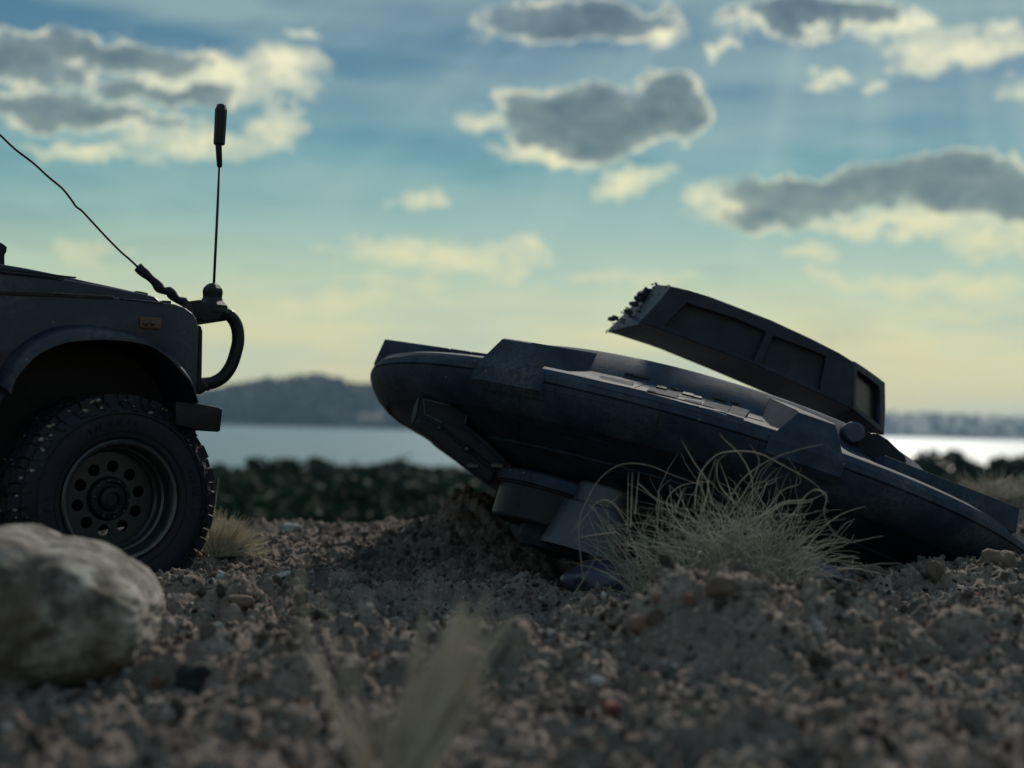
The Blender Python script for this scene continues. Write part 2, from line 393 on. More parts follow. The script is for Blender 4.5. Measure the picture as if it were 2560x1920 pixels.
def add_lathe(bm, prof, c, ax, e1, seg=96, fn=None, closed=False):
    c = Vector(c); ax = Vector(ax).normalized(); e1 = Vector(e1).normalized(); e2 = ax.cross(e1)
    rings = []
    for (r, n_) in prof:
        if r < 1e-6: rings.append([bm.verts.new(c + ax * n_)])
        else: rings.append([bm.verts.new(c + ax * n_ + (e1 * math.cos(2 * math.pi * k / seg) + e2 * math.sin(2 * math.pi * k / seg)) * r) for k in range(seg)])
    idx = list(range(len(rings) - 1))
    prs = [(rings[i], rings[i + 1]) for i in idx]
    if closed: prs.append((rings[-1], rings[0]))
    for A, B in prs:
        for k in range(seg):
            k2 = (k + 1) % seg
            if len(A) == 1 and len(B) == 1: continue
            if len(A) == 1: bm.faces.new([A[0], B[k2], B[k]])
            elif len(B) == 1: bm.faces.new([A[k], A[k2], B[0]])
            else: bm.faces.new([A[k], A[k2], B[k2], B[k]])
def add_ico(bm, c, r, sub=2, squash=(1, 1, 1), amp=.25, fr=1.6, seed=0, rot=None):
    res = bmesh.ops.create_icosphere(bm, subdivisions=sub, radius=1.0)
    for v in res['verts']:
        d = v.co.normalized(); o = Vector((seed * 3.7, seed * 1.3, seed * 7.1))
        k = 1 + amp * mnoise.noise(d * fr + o) * 1.6 + amp * .4 * mnoise.noise(d * fr * 3 + o)
        q = Vector((d.x * squash[0], d.y * squash[1], d.z * squash[2])) * k * r
        if rot: q = rot @ q
        v.co = Vector(c) + q
def curve_fill(outer, holes, ext, bev, ox, oy, c):
    """flat plate with holes, in the plane (ox, oy) about c; returns a bmesh"""
    cu = bpy.data.curves.new('t', 'CURVE'); cu.dimensions = '2D'; cu.fill_mode = 'BOTH'; cu.extrude = ext; cu.bevel_depth = bev; cu.bevel_resolution = 1
    for lp in [outer] + holes:
        sp = cu.splines.new('POLY'); sp.points.add(len(lp) - 1); sp.use_cyclic_u = True
        for p, q in zip(sp.points, lp): p.co = (q[0], q[1], 0, 1)
    ob = bpy.data.objects.new('t', cu); COL.objects.link(ob)
    dg = bpy.context.evaluated_depsgraph_get(); me = bpy.data.meshes.new_from_object(ob.evaluated_get(dg))
    bm = bmesh.new(); bm.from_mesh(me); bpy.data.objects.remove(ob); bpy.data.curves.remove(cu); bpy.data.meshes.remove(me)
    ox = Vector(ox); oy = Vector(oy); oz = ox.cross(oy)
    for v in bm.verts: v.co = Vector(c) + ox * v.co.x + oy * v.co.y + oz * v.co.z
    return bm

# ------------------------------------------------------------------ ground
def vnoise(x, y, seed):
    """smooth value noise on numpy arrays"""
    g = np.random.default_rng(seed).random((256, 256))
    xi = np.floor(x).astype(int); yi = np.floor(y).astype(int); fx = x - xi; fy = y - yi
    fx = fx * fx * fx * (fx * (fx * 6 - 15) + 10); fy = fy * fy * fy * (fy * (fy * 6 - 15) + 10)
    a = g[xi % 256, yi % 256]; b = g[(xi + 1) % 256, yi % 256]; c = g[xi % 256, (yi + 1) % 256]; d = g[(xi + 1) % 256, (yi + 1) % 256]
    return (a * (1 - fx) + b * fx) * (1 - fy) + (c * (1 - fx) + d * fx) * fy
def worley(x, y, seed):
    g = np.random.default_rng(seed).random((64, 64, 3))
    xi = np.floor(x).astype(int); yi = np.floor(y).astype(int); best = np.full(x.shape, 9.0); hh = np.zeros(x.shape)
    for a in (-1, 0, 1):
        for b in (-1, 0, 1):
            cx = (xi + a) % 64; cy = (yi + b) % 64
            px = xi + a + g[cx, cy, 0]; py = yi + b + g[cx, cy, 1]
            d = np.hypot(x - px, y - py); k = d < best
            best = np.where(k, d, best); hh = np.where(k, g[cx, cy, 2], hh)
    return best, hh
def G(x, y, cx, cy, sx, sy, h): return h * np.exp(-((x - cx) / sx) ** 2 - ((y - cy) / sy) ** 2)
def sst(a, b, v):
    t = np.clip((v - a) / (b - a), 0, 1); return t * t * (3 - 2 * t)
def Pz(Dx, Dy, Y): return P(Dx * 1.1573, Dy * 1.1573, Y)
MND = Pz(1590, 1262, .565); MN2 = Pz(1010, 1085, 1.05); RBK = Pz(2170, 1050, 1.25)
def hbase(x, y):
    h = np.zeros_like(x)
    h += G(x, y, MND.x, MND.y - .012, .046, .050, MND.z + .010)
    h += G(x, y, MND.x + .10, MND.y + .02, .05, .05, .010)
    h += G(x, y, .30, .70, .12, .14, .020)
    h += G(x, y, .27, .78, .10, .05, .010)
    # churned rut running from the wheel to the craft
    rut = np.exp(-((y - .825 - .10 * (x + .1)) / .060) ** 2) * (1 - sst(.10, .2, x)) 
    h -= .015 * rut
    h += G(x, y, -.30, .60, .10, .05, .002)
    h += G(x, y, -.02, 1.00, .5, .10, .0055)                         # crest behind
    h += G(x, y, MN2.x, MN2.y, .044, .06, MN2.z + .001)
    h += G(x, y, MN2.x + .075, MN2.y, .05, .07, .012)
    h += G(x, y, RBK.x + .05, RBK.y, .16, .16, RBK.z + .004)
    h -= .0065 * sst(.86, .95, y) * (1 - sst(.2, .35, x))
    far = np.clip(y - 1.12, 0, None)
    keep = np.exp(-((x - RBK.x - .05) / .25) ** 2)
    farr = np.clip(y - 1.12 - .3 * keep, 0, None)
    h -= .10 * farr * sst(0, .3, farr)
    return h
def hfull(x, y):
    h = hbase(x, y)
    rough = 1 - .45 * sst(.2, .5, -x + .1) * sst(.7, .5, y)
    wxx = x + .006 * vnoise(x * 60, y * 60, 31); wyy = y + .006 * vnoise(x * 60, y * 60, 32)
    h += .013 * (vnoise(x * 11 + 5, y * 11, 1) - .5) * rough
    h += .0090 * (vnoise(x * 30, y * 30 + 9, 2) - .5) * rough
    d, hh = worley(wxx * 55 + 7, wyy * 55, 3)
    dome = lambda q, k: np.sqrt(np.clip(1 - (q / k) ** 2, 0, 1))
    h += .0100 * rough * dome(d, .80) * (.1 + hh) * (.2 + 1.4 * vnoise(x * 9 + 3, y * 9, 78))
    d, hh = worley(wxx * 120, wyy * 120 + 3, 4)
    h += .0058 * dome(d, .78) * (.1 + hh) * (.35 + 1.3 * vnoise(x * 18, y * 18, 77))
    d, hh = worley(wxx * 260, wyy * 260 + 3, 6)
    h += .0026 * dome(d, .78) * (.15 + hh)
    h += .0016 * (vnoise(x * 420, y * 420, 5) - .5)
    h -= .0078
    return h
def H(x, y): return float(hfull(np.array([x]), np.array([y]))[0])
xs = np.concatenate([np.linspace(-1.3, -.46, 90)[:-1], np.linspace(-.46, .56, 820), np.linspace(.56, 1.4, 90)[1:]])
ys = np.concatenate([np.linspace(-.9, .24, 60)[:-1], np.linspace(.24, .46, 130)[:-1], np.linspace(.46, 1.16, 560)[:-1], np.linspace(1.16, 1.45, 120)[:-1], np.linspace(1.45, 2.4, 50)])
X, Yg = np.meshgrid(xs, ys)
Z = hfull(X, Yg)
def grid_faces(nx, ny):
    i = np.arange(nx - 1)[None, :] + nx * np.arange(ny - 1)[:, None]; i = i.ravel()
    return np.stack([i, i + 1, i + nx + 1, i + nx], 1)
def np_mesh(name, V, F4):
    me = bpy.data.meshes.new(name)
    me.vertices.add(len(V)); me.vertices.foreach_set('co', np.asarray(V, dtype=np.float32).ravel())
    k = F4.shape[1]
    me.loops.add(F4.size); me.loops.foreach_set('vertex_index', F4.astype(np.int32).ravel())
    me.polygons.add(len(F4)); me.polygons.foreach_set('loop_start', np.arange(len(F4), dtype=np.int32) * k)
    me.update(calc_edges=True); me.polygons.foreach_set('use_smooth', np.ones(len(F4), dtype=bool)); me.validate(); return me
def np_obj(name, V, F4, material, kind=None, parent=None, **tags):
    me = np_mesh(name, V, F4); me.materials.append(material)
    o = bpy.data.objects.new(name, me); link(o, parent)
    if kind: o['kind'] = kind
    for a, b in tags.items(): o[a] = b
    return o
gnd = np_obj('ground', np.stack([X.ravel(), Yg.ravel(), Z.ravel()], 1), grid_faces(len(xs), len(ys)), M['ground'], 'structure')

# hillside running down to the lake, and the country beyond
LAKE = -12.0
def hill_z(x, y):
    r = np.hypot(x, y); z = -.06 - .070 * np.clip(r - 1.0, 0, 95) 
    z -= np.clip(r - 95, 0, 60) * .16
    z += .5 * (vnoise(x / 14 + 40, y / 14 + 40, 8) - .5) * np.clip(r / 60, 0, 1)
    beh = np.clip(-y, 0, None); z = np.where(y < -5, z + beh * .0, z)
    return np.maximum(z, LAKE - 1.5)
th = np.linspace(0, 2 * np.pi, 181); rr = np.concatenate([[0.01], np.geomspace(.5, 400, 90), [9000]])
TH, RR = np.meshgrid(th, rr)
XX = RR * np.sin(TH); YY = RR * np.cos(TH); ZZ = hill_z(XX, YY)
# land, not water, behind the camera
ZZ = np.where((YY < 100) & (ZZ < LAKE + 1), LAKE + .8, ZZ)
np_obj('hillside', np.stack([XX.ravel(), YY.ravel(), ZZ.ravel()], 1), grid_faces(181, len(rr))[:, ::-1], M['slope'], 'structure')
V = [(-9000, 60, LAKE), (9000, 60, LAKE), (9000, 9000, LAKE), (-9000, 9000, LAKE)]
o = build('lake', (V, [(0, 1, 2, 3)]), M['water'], kind='structure')

def ridge(name, Yc, prof, depth, mt, amp, nx=260, ny=36, seed=3):
    """wooded ridge: prof is a list of (Sx, Sy) skyline points in the photo at depth Yc"""
    pts = [P(a, b, Yc) for a, b in prof]
    px = np.array([p.x for p in pts]); pz = np.array([p.z for p in pts])
    gx = np.linspace(px[0], px[-1], nx); top = np.interp(gx, px, pz)
    gv = np.linspace(-1, 1, ny)
    XX, VV = np.meshgrid(gx, gv); T = np.interp(XX, px, pz)
    shape = np.cos(VV * np.pi / 2) ** .8
    ZZ = (LAKE - 2) + (T - LAKE + 2) * shape
    ZZ = ZZ + amp * (vnoise(XX / 40 + 9, VV * 9 + 20, seed) - .5) * 2 * shape + amp * .6 * (vnoise(XX / 13 + 9, VV * 22 + 20, seed + 1) - .5) * 2 * shape
    YY = Yc + depth * VV + 30 * (vnoise(XX / 90 + 4, VV * 3 + 8, seed + 2) - .5)
    return np_obj(name, np.stack([XX.ravel(), YY.ravel(), ZZ.ravel()], 1), grid_faces(nx, ny), mt, 'structure'), (gx, px, pz)
HL = [(-1500, 1025), (-600, 1005), (0, 1005), (300, 1008), (494, 1000), (563, 976), (654, 962), (733, 956), (769, 944), (827, 950), (852, 960), (914, 968), (1000, 985), (1120, 1010), (1250, 1042), (1400, 1080), (1480, 1095)]
hd, _ = ridge('headland_hill', 1700, HL, 140, M['leaf_far'], 3.0)
HR = [(-3000, 900), (-500, 990), (800, 1018), (1500, 1022), (1900, 1027), (2207, 1034), (2400, 1040), (2560, 1047), (3200, 1068), (5000, 1110)]
hf, _ = ridge('far_hills', 3300, HR, 250, M['leaf_far'], 4.0, nx=420, seed=13)

# air
bm = bmesh.new(); bmesh.ops.create_cube(bm, size=1)
for v in bm.verts: v.co = Vector((v.co.x * 12000, v.co.y * 9500 + 3800, (LAKE - 3.2) if v.co.z < 0 else 66))
hz = bpy.data.materials.new('air'); hz.use_nodes = True; ht = hz.node_tree; ht.nodes.clear()
ho = ht.nodes.new('ShaderNodeOutputMaterial'); hv = ht.nodes.new('ShaderNodeVolumePrincipled')
hv.inputs['Color'].default_value = (.50, .74, 1.0, 1); hv.inputs['Density'].default_value = 1.1e-4; hv.inputs['Anisotropy'].default_value = 0.2
ht.links.new(hv.outputs[0], ho.inputs['Volume'])
build('haze', bm, hz, kind='stuff')

# ------------------------------------------------------------------ woods: far forest on the ridges, scrub on the slope
def leaf_cloud(bm_v, bm_f, c, r, n, leaf, squash=.8, rg=rng):
    """n small leaf faces through a lumpy crown"""
    lobes = [(np.array(c) + rg.normal(size=3) * np.array([r, r, r * squash]) * .42, r * rg.uniform(.42, .7)) for _ in range(7)]
    for _ in range(n):
        lc, lr = lobes[rg.integers(len(lobes))]
        d = rg.normal(size=3); d /= np.linalg.norm(d); p = lc + d * lr * np.array([1, 1, squash]) * rg.uniform(.6, 1.05)
        a = rg.normal(size=3); a /= np.linalg.norm(a); b = np.cross(a, rg.normal(size=3)); b /= np.linalg.norm(b)
        s = leaf * rg.uniform(.6, 1.4); k = len(bm_v)
        bm_v += [p - a * s, p + b * s * .6, p + a * s, p - b * s * .6]; bm_f.append((k, k + 1, k + 2, k + 3))
def forest(name, spots, mt, label, cat):
    V = []; Fc = []
    ico = bmesh.new(); bmesh.ops.create_icosphere(ico, subdivisions=1, radius=1); iv = np.array([v.co for v in ico.verts]); fi = [[v.index for v in f.verts] for f in ico.faces]; ico.free()
    for (x, y, z, r) in spots:
        k = len(V); q = iv * (1 + .25 * rng.normal(size=(len(iv), 1))) * np.array([r, r, r * 1.1]) + np.array([x, y, z]); V += list(q); Fc += [[a + k for a in f] for f in fi]
    o = build(name, (np.array(V), Fc), mt, kind='stuff', label=label, cat=cat); return o
def on_ridge(o, n, r0, r1):
    me = o.data; N = len(me.vertices); co = np.empty(N * 3, dtype=np.float32); me.vertices.foreach_get('co', co); co = co.reshape(-1, 3)
    co = co[co[:, 2] > LAKE + 2]
    idx = rng.integers(len(co), size=n); out = []
    for i in idx:
        x, y, z = co[i] + rng.normal(size=3) * np.array([6, 6, .5]); r = rng.uniform(r0, r1); out.append((x, y, z + r * .1, r))
    return out
forest('headland_forest', on_ridge(hd, 4200, 2.5, 5.5), M['leaf_far'], 'dark wooded headland across the lake', 'forest')
forest('far_forest', on_ridge(hf, 3600, 4, 8), M['leaf_far'], 'distant wooded shore beyond the bright water', 'forest')
# scrub on the slope below the crest
V = []; Fc = []
for i in range(1100):
    az_ = rng.uniform(-.50, .50); d = 3.0 * (32.0) ** (rng.uniform(0, 1) ** .7) ; d = min(d, 96)
    x = d * math.sin(az_); y = d * math.cos(az_); z = float(hill_z(np.array([x]), np.array([y]))[0])
    hmax = min(.031 * d, 2.7) * rng.uniform(.6, 1.0)
    leaf_cloud(V, Fc, (x, y, z + hmax * .45), hmax * .75, 170, hmax * .13)
build('scrub', (np.array(V), Fc), M['leaf'], kind='stuff', label='dark green scrub covering the slope below the crest', cat='scrub')
# trees whose tops stand out against the lake
tree_spots = [(560, 1148, .9, 'a low olive-green shrub leftmost against the lake beside the tyre'), (636, 1134, .9, 'narrow dark tree top just left of the widest crowns'),
              (705, 1128, 1.5, 'round dark tree crown over the pale tuft, against the lake'), (795, 1124, 1.45, 'broadest dark tree crown, midway between the truck and the craft'),
              (905, 1138, 1.3, 'low dark tree crown with greyer foliage below the hull tip'), (975, 1133, 1.3, 'grey-green tree crown left of the hull box'),
              (1085, 1130, 1.8, 'dark tree crown rising directly behind the hull underside'),
              (2262, 1126, 1.5, 'dark tree crown beside the end of the craft housing, below the bright water'), (2318, 1128, 1.7, 'broad low crown, second from the craft in the right-hand group'),
              (2372, 1130, 1.7, 'low rounded crown in the middle of the right-hand group'), (2430, 1128, 1.7, 'dark crown in front of the brightest stretch of water at right'),
              (2490, 1133, 1.7, 'crown next to the last in the right-hand group'), (2548, 1134, 1.7, 'rightmost dark tree crown below the far shore')]
for k, (sx, sy, rad, lab) in enumerate(tree_spots):
    Yt = 84 + 5 * math.sin(k * 2.1); p = P(sx, sy, Yt); gz = float(hill_z(np.array([p.x]), np.array([p.y]))[0])
    t = root('tree', (p.x, p.y, gz), lab, 'tree', 'trees on the slope above the lake')
    bm = bmesh.new(); add_tube(bm, [(p.x, p.y, gz - .3), (p.x + .05, p.y, (gz + p.z) / 2), (p.x, p.y, p.z - rad * .4)], [.16, .11, .04], 6)
    for q in range(4):
        a = q * 1.6 + k; add_tube(bm, [(p.x, p.y, gz + (p.z - gz) * .45), (p.x + math.cos(a) * rad * .6, p.y + math.sin(a) * rad * .6, p.z - rad * .7)], [.06, .02], 5)
    build('trunk', bm, M['bark'], t)
    V = []; Fc = []; hgt = max(p.z - gz, 1.5)
    leaf_cloud(V, Fc, (p.x, p.y, p.z - rad * 1.0), rad * .95, 2400, rad * .10, .70)
    leaf_cloud(V, Fc, (p.x + .3, p.y, gz + hgt * .30), rad * 1.3, 2000, rad * .13, .8)
    build('crown', (np.array(V), Fc), M['leaf2'] if k in (0, 4) else M['leaf'], t)

# ------------------------------------------------------------------ the flying saucer
SC = Vector((.1235, .97, .0544)); SR = .23; sa = .2814; sb = -.1344
EU = Vector((math.cos(sa), 0, -math.sin(sa))); n0 = Vector((math.sin(sa), 0, math.cos(sa)))
EV = Vector((0, 1, 0)) * math.cos(sb) + n0 * math.sin(sb); EN = EU.cross(EV).normalized()
def L(u, v, n): return SC + EU * u + EV * v + EN * n
def Lc(r, t, n): return SC + EU * (r * math.cos(t)) + EV * (r * math.sin(t)) + EN * n
def onplane(sx, sy, n):     # photo pixel -> local (u, v) on the plane n = const of the saucer
    d = ray(sx, sy); t = (n - (EYE - SC).dot(EN)) / d.dot(EN); q = EYE + d * t - SC; return q.dot(EU), q.dot(EV)
def oncyl(sx, sy, r):       # photo pixel -> (angle, n) on the near wall of the cylinder of radius r
    d = ray(sx, sy); o_ = EYE - SC; a = d.dot(EU); b = d.dot(EV); c0 = o_.dot(EU); c1 = o_.dot(EV)
    A = a * a + b * b; B = 2 * (a * c0 + b * c1); C = c0 * c0 + c1 * c1 - r * r; D = B * B - 4 * A * C
    if D < 0: D = 0
    t = (-B - math.sqrt(D)) / (2 * A); q = o_ + d * t
    return math.atan2(q.dot(EV), q.dot(EU)), q.dot(EN)
ship = root('flying_saucer', (SC.x, SC.y, 0), 'dark grey toy flying saucer crashed nose-up in the gravel with its canopy open', 'toy spaceship')
bm = bmesh.new()
lowp = [(0, -.082), (.094, -.081), (.100, -.079), (.104, -.074), (.120, -.0495), (.124, -.0475), (.150, -.0385), (.178, -.0290), (.1785, -.0278), (.194, -.0228), (.206, -.0192), (.2120, -.0172), (.2122, -.0184), (.2150, -.0172), (.2210, -.0132), (.2262, -.0075), (.2290, -.0030), (.2297, -.0010), (.2285, -.0006)]
add_lathe(bm, lowp, SC, EN, EU, 160)
low = build('lower_hull', bm, M['hull'], ship, True, angle=32)
bm = bmesh.new()
upp = [(.2285, -.0004), (.2297, .0004), (.2290, .0040), (.2262, .0078), (.2210, .0102), (.2150, .0108), (.2125, .0098), (.172, .0225), (.167, .0245), (.152, .0405), (.149, .0418), (.128, .0425), (.126, .030), (.060, .022), (0, .022)]
add_lathe(bm, upp, SC, EN, EU, 160)
up = build('upper_hull', bm, M['hull'], ship, True, angle=25)

# raised trapezoid blocks on the rim
def rim_block(t0, t1, s, h, s1=None, r_out=.2292, r_in=.150, name='rim_block', parent=ship, zb=.002, zin=None):
    """t0..t1 angles at the foot, s = how far the ends slope in (radians), h = height above the disc plane"""
    bm = bmesh.new(); N = 14; s1 = s if s1 is None else s1
    zin = h if zin is None else zin
    sec = []; wrap = zb < .005
    for i in range(N + 1):
        f = i / N; tb = t0 + (t1 - t0) * f; tt = (t0 + s) + (t1 - t0 - s - s1) * f
        ps = ([Lc(.2262, tb, -.0098), Lc(.2312, tb, -.0060)] if wrap else []) + [Lc(r_out + (.002 if wrap else 0), tb, zb), Lc(r_out - .0075, tt, h - .0012), Lc(r_out - .0095, tt, h), Lc(r_in, tt, zin), Lc(r_in - .002, tb, .012)]
        sec.append([bm.verts.new(p) for p in ps])
    K_ = len(sec[0])
    for a, b in zip(sec[:-1], sec[1:]):
        for k in range(K_ - 1): bm.faces.new([a[k], b[k], b[k + 1], a[k + 1]])
        bm.faces.new([a[-1], b[-1], b[0], a[0]])
    bm.faces.new(list(reversed(sec[0]))); bm.faces.new(sec[-1])
    return build(name, bm, M['hull'], parent, True, angle=20)
a0, _ = oncyl(1198, 906, .2292); a1, _ = oncyl(1368, 930, .2292)
rim_block(a0, a1, .020, .0229, s1=.095, zin=.0445, r_in=.130)
a2, _ = oncyl(1928, 1071, .2292); a3, _ = oncyl(2113, 1139, .2292)
rim_block(a2, a3, .060, .0230, s1=.030, zin=.0445, r_in=.130)
def chord_block(top, nt, nb, vec=None):
    bm = bmesh.new()
    lo = [bm.verts.new(L(u, v, nb)) for u, v in top]; hi = [bm.verts.new(L(u * .992, v * .992, nt)) for u, v in top]
    bm.faces.new(lo); bm.faces.new(list(reversed(hi))); n = len(top)
    for i in range(n): bm.faces.new([lo[i], hi[i], hi[(i + 1) % n], lo[(i + 1) % n]])
    bmesh.ops.recalc_face_normals(bm, faces=bm.faces)
    bmesh.ops.bevel(bm, geom=list(bm.edges), offset=.0009, segments=2, affect='EDGES', profile=.6)
    return build('deck_wall', bm, M['hull'], ship, True, angle=40)
chord_block([(.078, -.185), (.170, -.156), (.150, -.095), (.075, -.135)], .0212, .006)
AW = Vector((-.227, -.040)); BW = Vector((-.145, -.116)); CW = Vector((-.125, -.080)); DW = Vector((-.205, .0))
for f0, f1 in ((0, .55), (.562, .72), (.732, 1)):
    chord_block([tuple(AW.lerp(BW, f0)), tuple(AW.lerp(BW, f1)), tuple(DW.lerp(CW, f1)), tuple(DW.lerp(CW, f0))], .0218, .003)
for q0 in (.35, 2.2): rim_block(q0, q0 + .2, .05, .0229, zin=.0445, r_in=.130)

# canopy: near wall traced at the depth it stands, roof and underside carried across
canopy = None
Cl = [(1599, 810), (1646, 821), (1791, 875), (1889, 913), (2051, 986), (2126, 1021)]
Tl = [(1676, 716), (1720, 726), (1769, 741), (1842, 769), (1925, 801), (2022, 846), (2095, 883), (2131, 906)]
Bl = [(1520, 829), (1640, 868), (1780, 925), (1925, 987), (2060, 1040), (2130, 1062)]
def lerp_line(pl, k, n):
    d = [0]
    for a, b in zip(pl[:-1], pl[1:]): d.append(d[-1] + math.dist(a, b))
    t = d[-1] * k / n; return (np.interp(t, d, [p[0] for p in pl]), np.interp(t, d, [p[1] for p in pl]))
bm = bmesh.new(); NS = 24; secs = []
for k in range(NS + 1):
    c = P(*lerp_line(Cl, k, NS), .911); t = P(*lerp_line(Tl, k, NS), .915); b = P(*lerp_line(Bl, k, NS), .972)
    tf = t + EV * .058 - EN * .001; cf = c + EV * .075 + EN * .006
    tm = (t + tf) / 2 + EN * .003
    jag = 0 if k else 1
    pts = [c, t, tm, tf, cf, b]
    if k == 0:
        pts = [c, t, P(1640, 711, .94), P(1606, 738, .965), P(1545, 800, .985), P(1516, 829, .972)]
    secs.append([bm.verts.new(p) for p in pts])
for a, b in zip(secs[:-1], secs[1:]):
    for k in range(6): bm.faces.new([a[k], b[k], b[(k + 1) % 6], a[(k + 1) % 6]])
bm.faces.new(list(reversed(secs[0]))); bm.faces.new(secs[-1])
canopy = build('canopy', bm, M['canopy'], ship, True, angle=22)
def plane_plate(outer, holes, Y0, Y1, x0, x1, ext, bev, name, mt, parent):
    """plate in the vertical plane through depth Y0 at photo column x0 and Y1 at column x1"""
    A = P(x0, 950, Y0); B = P(x1, 950, Y1); A.z = B.z = 0; ox = (B - A).normalized(); oy = Vector((0, 0, 1)); nn = ox.cross(oy)
    def loc(p):
        d = ray(*p); t = (A - EYE).dot(nn) / d.dot(nn); q = EYE + d * t - A; return (q.dot(ox), q.z)
    bm = curve_fill([loc(p) for p in outer], [[loc(p) for p in h] for h in holes], ext, bev, ox, oy, A)
    return build(name, bm, mt, parent)
W1 = [(1716, 757), (1655, 815), (1700, 834), (1790, 868), (1884, 905), (1917, 829), (1830, 793)]
W2 = [(1930, 838), (1898, 910), (1975, 944), (2050, 979), (2064, 890), (1995, 862)]
wall = [(1599, 806), (1610, 795), (1640, 764), (1676, 719)] + [(x, y + 2) for x, y in Tl[1:]] + [(2126, 1021)] + [(x, y) for x, y in reversed(Cl[1:-1])]
plane_plate(wall, [W1, W2], .9068, .9068, 1600, 2100, .0022, .0006, 'side_wall', M['canopy'], canopy)
for wd in (W1, W2):
    c = (sum(p[0] for p in wd) / len(wd), sum(p[1] for p in wd) / len(wd))
    plane_plate([(c[0] + (x - c[0]) * 1.01, c[1] + (y - c[1]) * 1.01) for x, y in wd], [], .9100, .9100, 1600, 2100, .0004, 0, 'window_panel', M['canopy'], canopy)
RO = [(2131, 906), (2156, 922), (2180, 939), (2205, 958), (2206, 1020), (2203, 1085), (2165, 1053), (2126, 1021)]
RI = [(2135, 922), (2165, 944), (2190, 964), (2194, 978), (2195, 1066), (2170, 1046), (2132, 1016)]
plane_plate(RO, [RI], .9065, .935, 2130, 2205, .0016, .0005, 'rear_frame', M['canopy'], canopy)
plane_plate([(2131, 916), (2194, 960), (2198, 1072), (2130, 1022)], [], .9105, .940, 2130, 2205, .0004, 0, 'rear_window', M['glass'], canopy)
bm = bmesh.new()
add_prism(bm, [P(2127, 905, .915), P(2204, 958, .942), P(2203, 1084, .942), P(2127, 1022, .915)], EV * .055, .001)
build('canopy_rear', bm, M['hull_dark'], canopy)
# ragged end with torn plastic and glue
bm = bmesh.new()
jag = [(1516, 827), (1530, 808), (1549, 792), (1556, 778), (1567, 768), (1578, 752), (1590, 741), (1600, 728), (1614, 722), (1625, 711), (1640, 708), (1665, 712)]
for i, (x, y) in enumerate(jag):
    for q in range(2):
        yy = .972 - .045 * (i / len(jag)) + R_.uniform(-.006, .006)
        add_ico(bm, P(x + R_.uniform(-2, 9), y + R_.uniform(0, 8), yy), R_.uniform(.0006, .0012), 1, (1.2, 1.3, .8), .5, 2.2, i * 5 + q)
for q in range(34):
    f = R_.random(); g = R_.random()
    x = (1524 + 112 * f) * (1 - g) + (1598 + 76 * f) * g; y = (824 - 110 * f) * (1 - g) + (806 - 88 * f) * g
    add_ico(bm, P(x, y, .958 - .038 * g - .02 * f * (1 - g)), R_.uniform(.0006, .0016), 1, (1.4, .5, .9), .5, 2.4, q)
for (x, y, r) in [(1530, 797, .0022), (1538, 795, .002), (1612, 735, .0035), (1600, 745, .003), (1622, 728, .003), (1586, 760, .0025), (1570, 778, .002)]:
    add_ico(bm, P(x, y, .945), r, 2, (1.3, 1, .8), .45, 2, x)
build('torn_edge', bm, M['canopy'], canopy, True)
# hinge and its housing
bm = bmesh.new(); hc = P(2134, 1082, .822)
add_lathe(bm, [(0, -.002), (.0052, -.002), (.0064, -.001), (.0066, .0005), (.0066, .03), (0, .03)], hc, EV, EU, 36)
build('hinge', bm, M['blue'], ship, True, angle=35)
bm = bmesh.new()
add_prism(bm, [P(a, b, .826) for a, b in [(2120, 1075), (2150, 1058), (2166, 1070), (2176, 1083), (2193, 1083), (2220, 1099), (2264, 1141), (2266, 1157), (2258, 1168), (2215, 1168), (2150, 1130)]], EV * .03, .0008)
build('hinge_housing', bm, M['hull_dark'], ship)

# deck details on the near slope between the blocks
dg = bpy.context.evaluated_depsgraph_get()
def bvh_of(o):
    me = o.data; off = ORIG[rloc_name(o)]
    return BVHTree.FromPolygons([tuple(v.co + off) for v in me.vertices], [tuple(p.vertices) for p in me.polygons])
def rloc_name(o):
    while o.parent is not None: o = o.parent
    return o.name
B_up = bvh_of(up); B_low = bvh_of(low)
def hit(b, sx, sy):
    d = ray(sx, sy); r = b.ray_cast(EYE, d)
    return (r[0], r[1]) if r[0] is not None else (None, None)
def z4(x, y): return 1480 + x / 2.765, 680 + y / 2.765
def surf_quad(b, quad, h, name, mt, parent, bev=.0002, sink=.0006):
    bm = bmesh.new(); ps = []; ns = Vector()
    for q in quad:
        p, n_ = hit(b, *q)
        if p is None: bm.free(); return None
        if n_.dot(EYE - p) < 0: n_ = -n_
        ps.append(p); ns += n_
    ns.normalize()
    add_prism(bm, [p - ns * sink for p in ps], ns * (h + sink), bev, 1)
    return build(name, bm, mt, parent)
def sq(x0, y0, x1, y1, hgt): return [z4(x0, y0), z4(x1, y1), z4(x1 - hgt * .7, y1 + hgt), z4(x0 - hgt * .7, y0 + hgt)]
for a in [(290, 712, 400, 735, 12), (450, 790, 520, 806, 12), (630, 834, 705, 852, 14), (850, 865, 930, 890, 13), (965, 893, 1020, 910, 12), (230, 700, 300, 712, 8), (550, 800, 600, 815, 9), (700, 858, 760, 874, 9)]:
    surf_quad(B_up, sq(*a), .0009, 'slot_shade', M['seam_shade'], up)  # raised plates, coloured black to stand for the shade inside recessed slots
for a in [(60, 720, 290, 770, 36), (400, 800, 600, 850, 26), (640, 880, 760, 905, 30), (780, 895, 960, 935, 46), (970, 925, 1090, 960, 60)]:
    surf_quad(B_up, sq(*a), .0005, 'deck_panel', M['deck'], up)
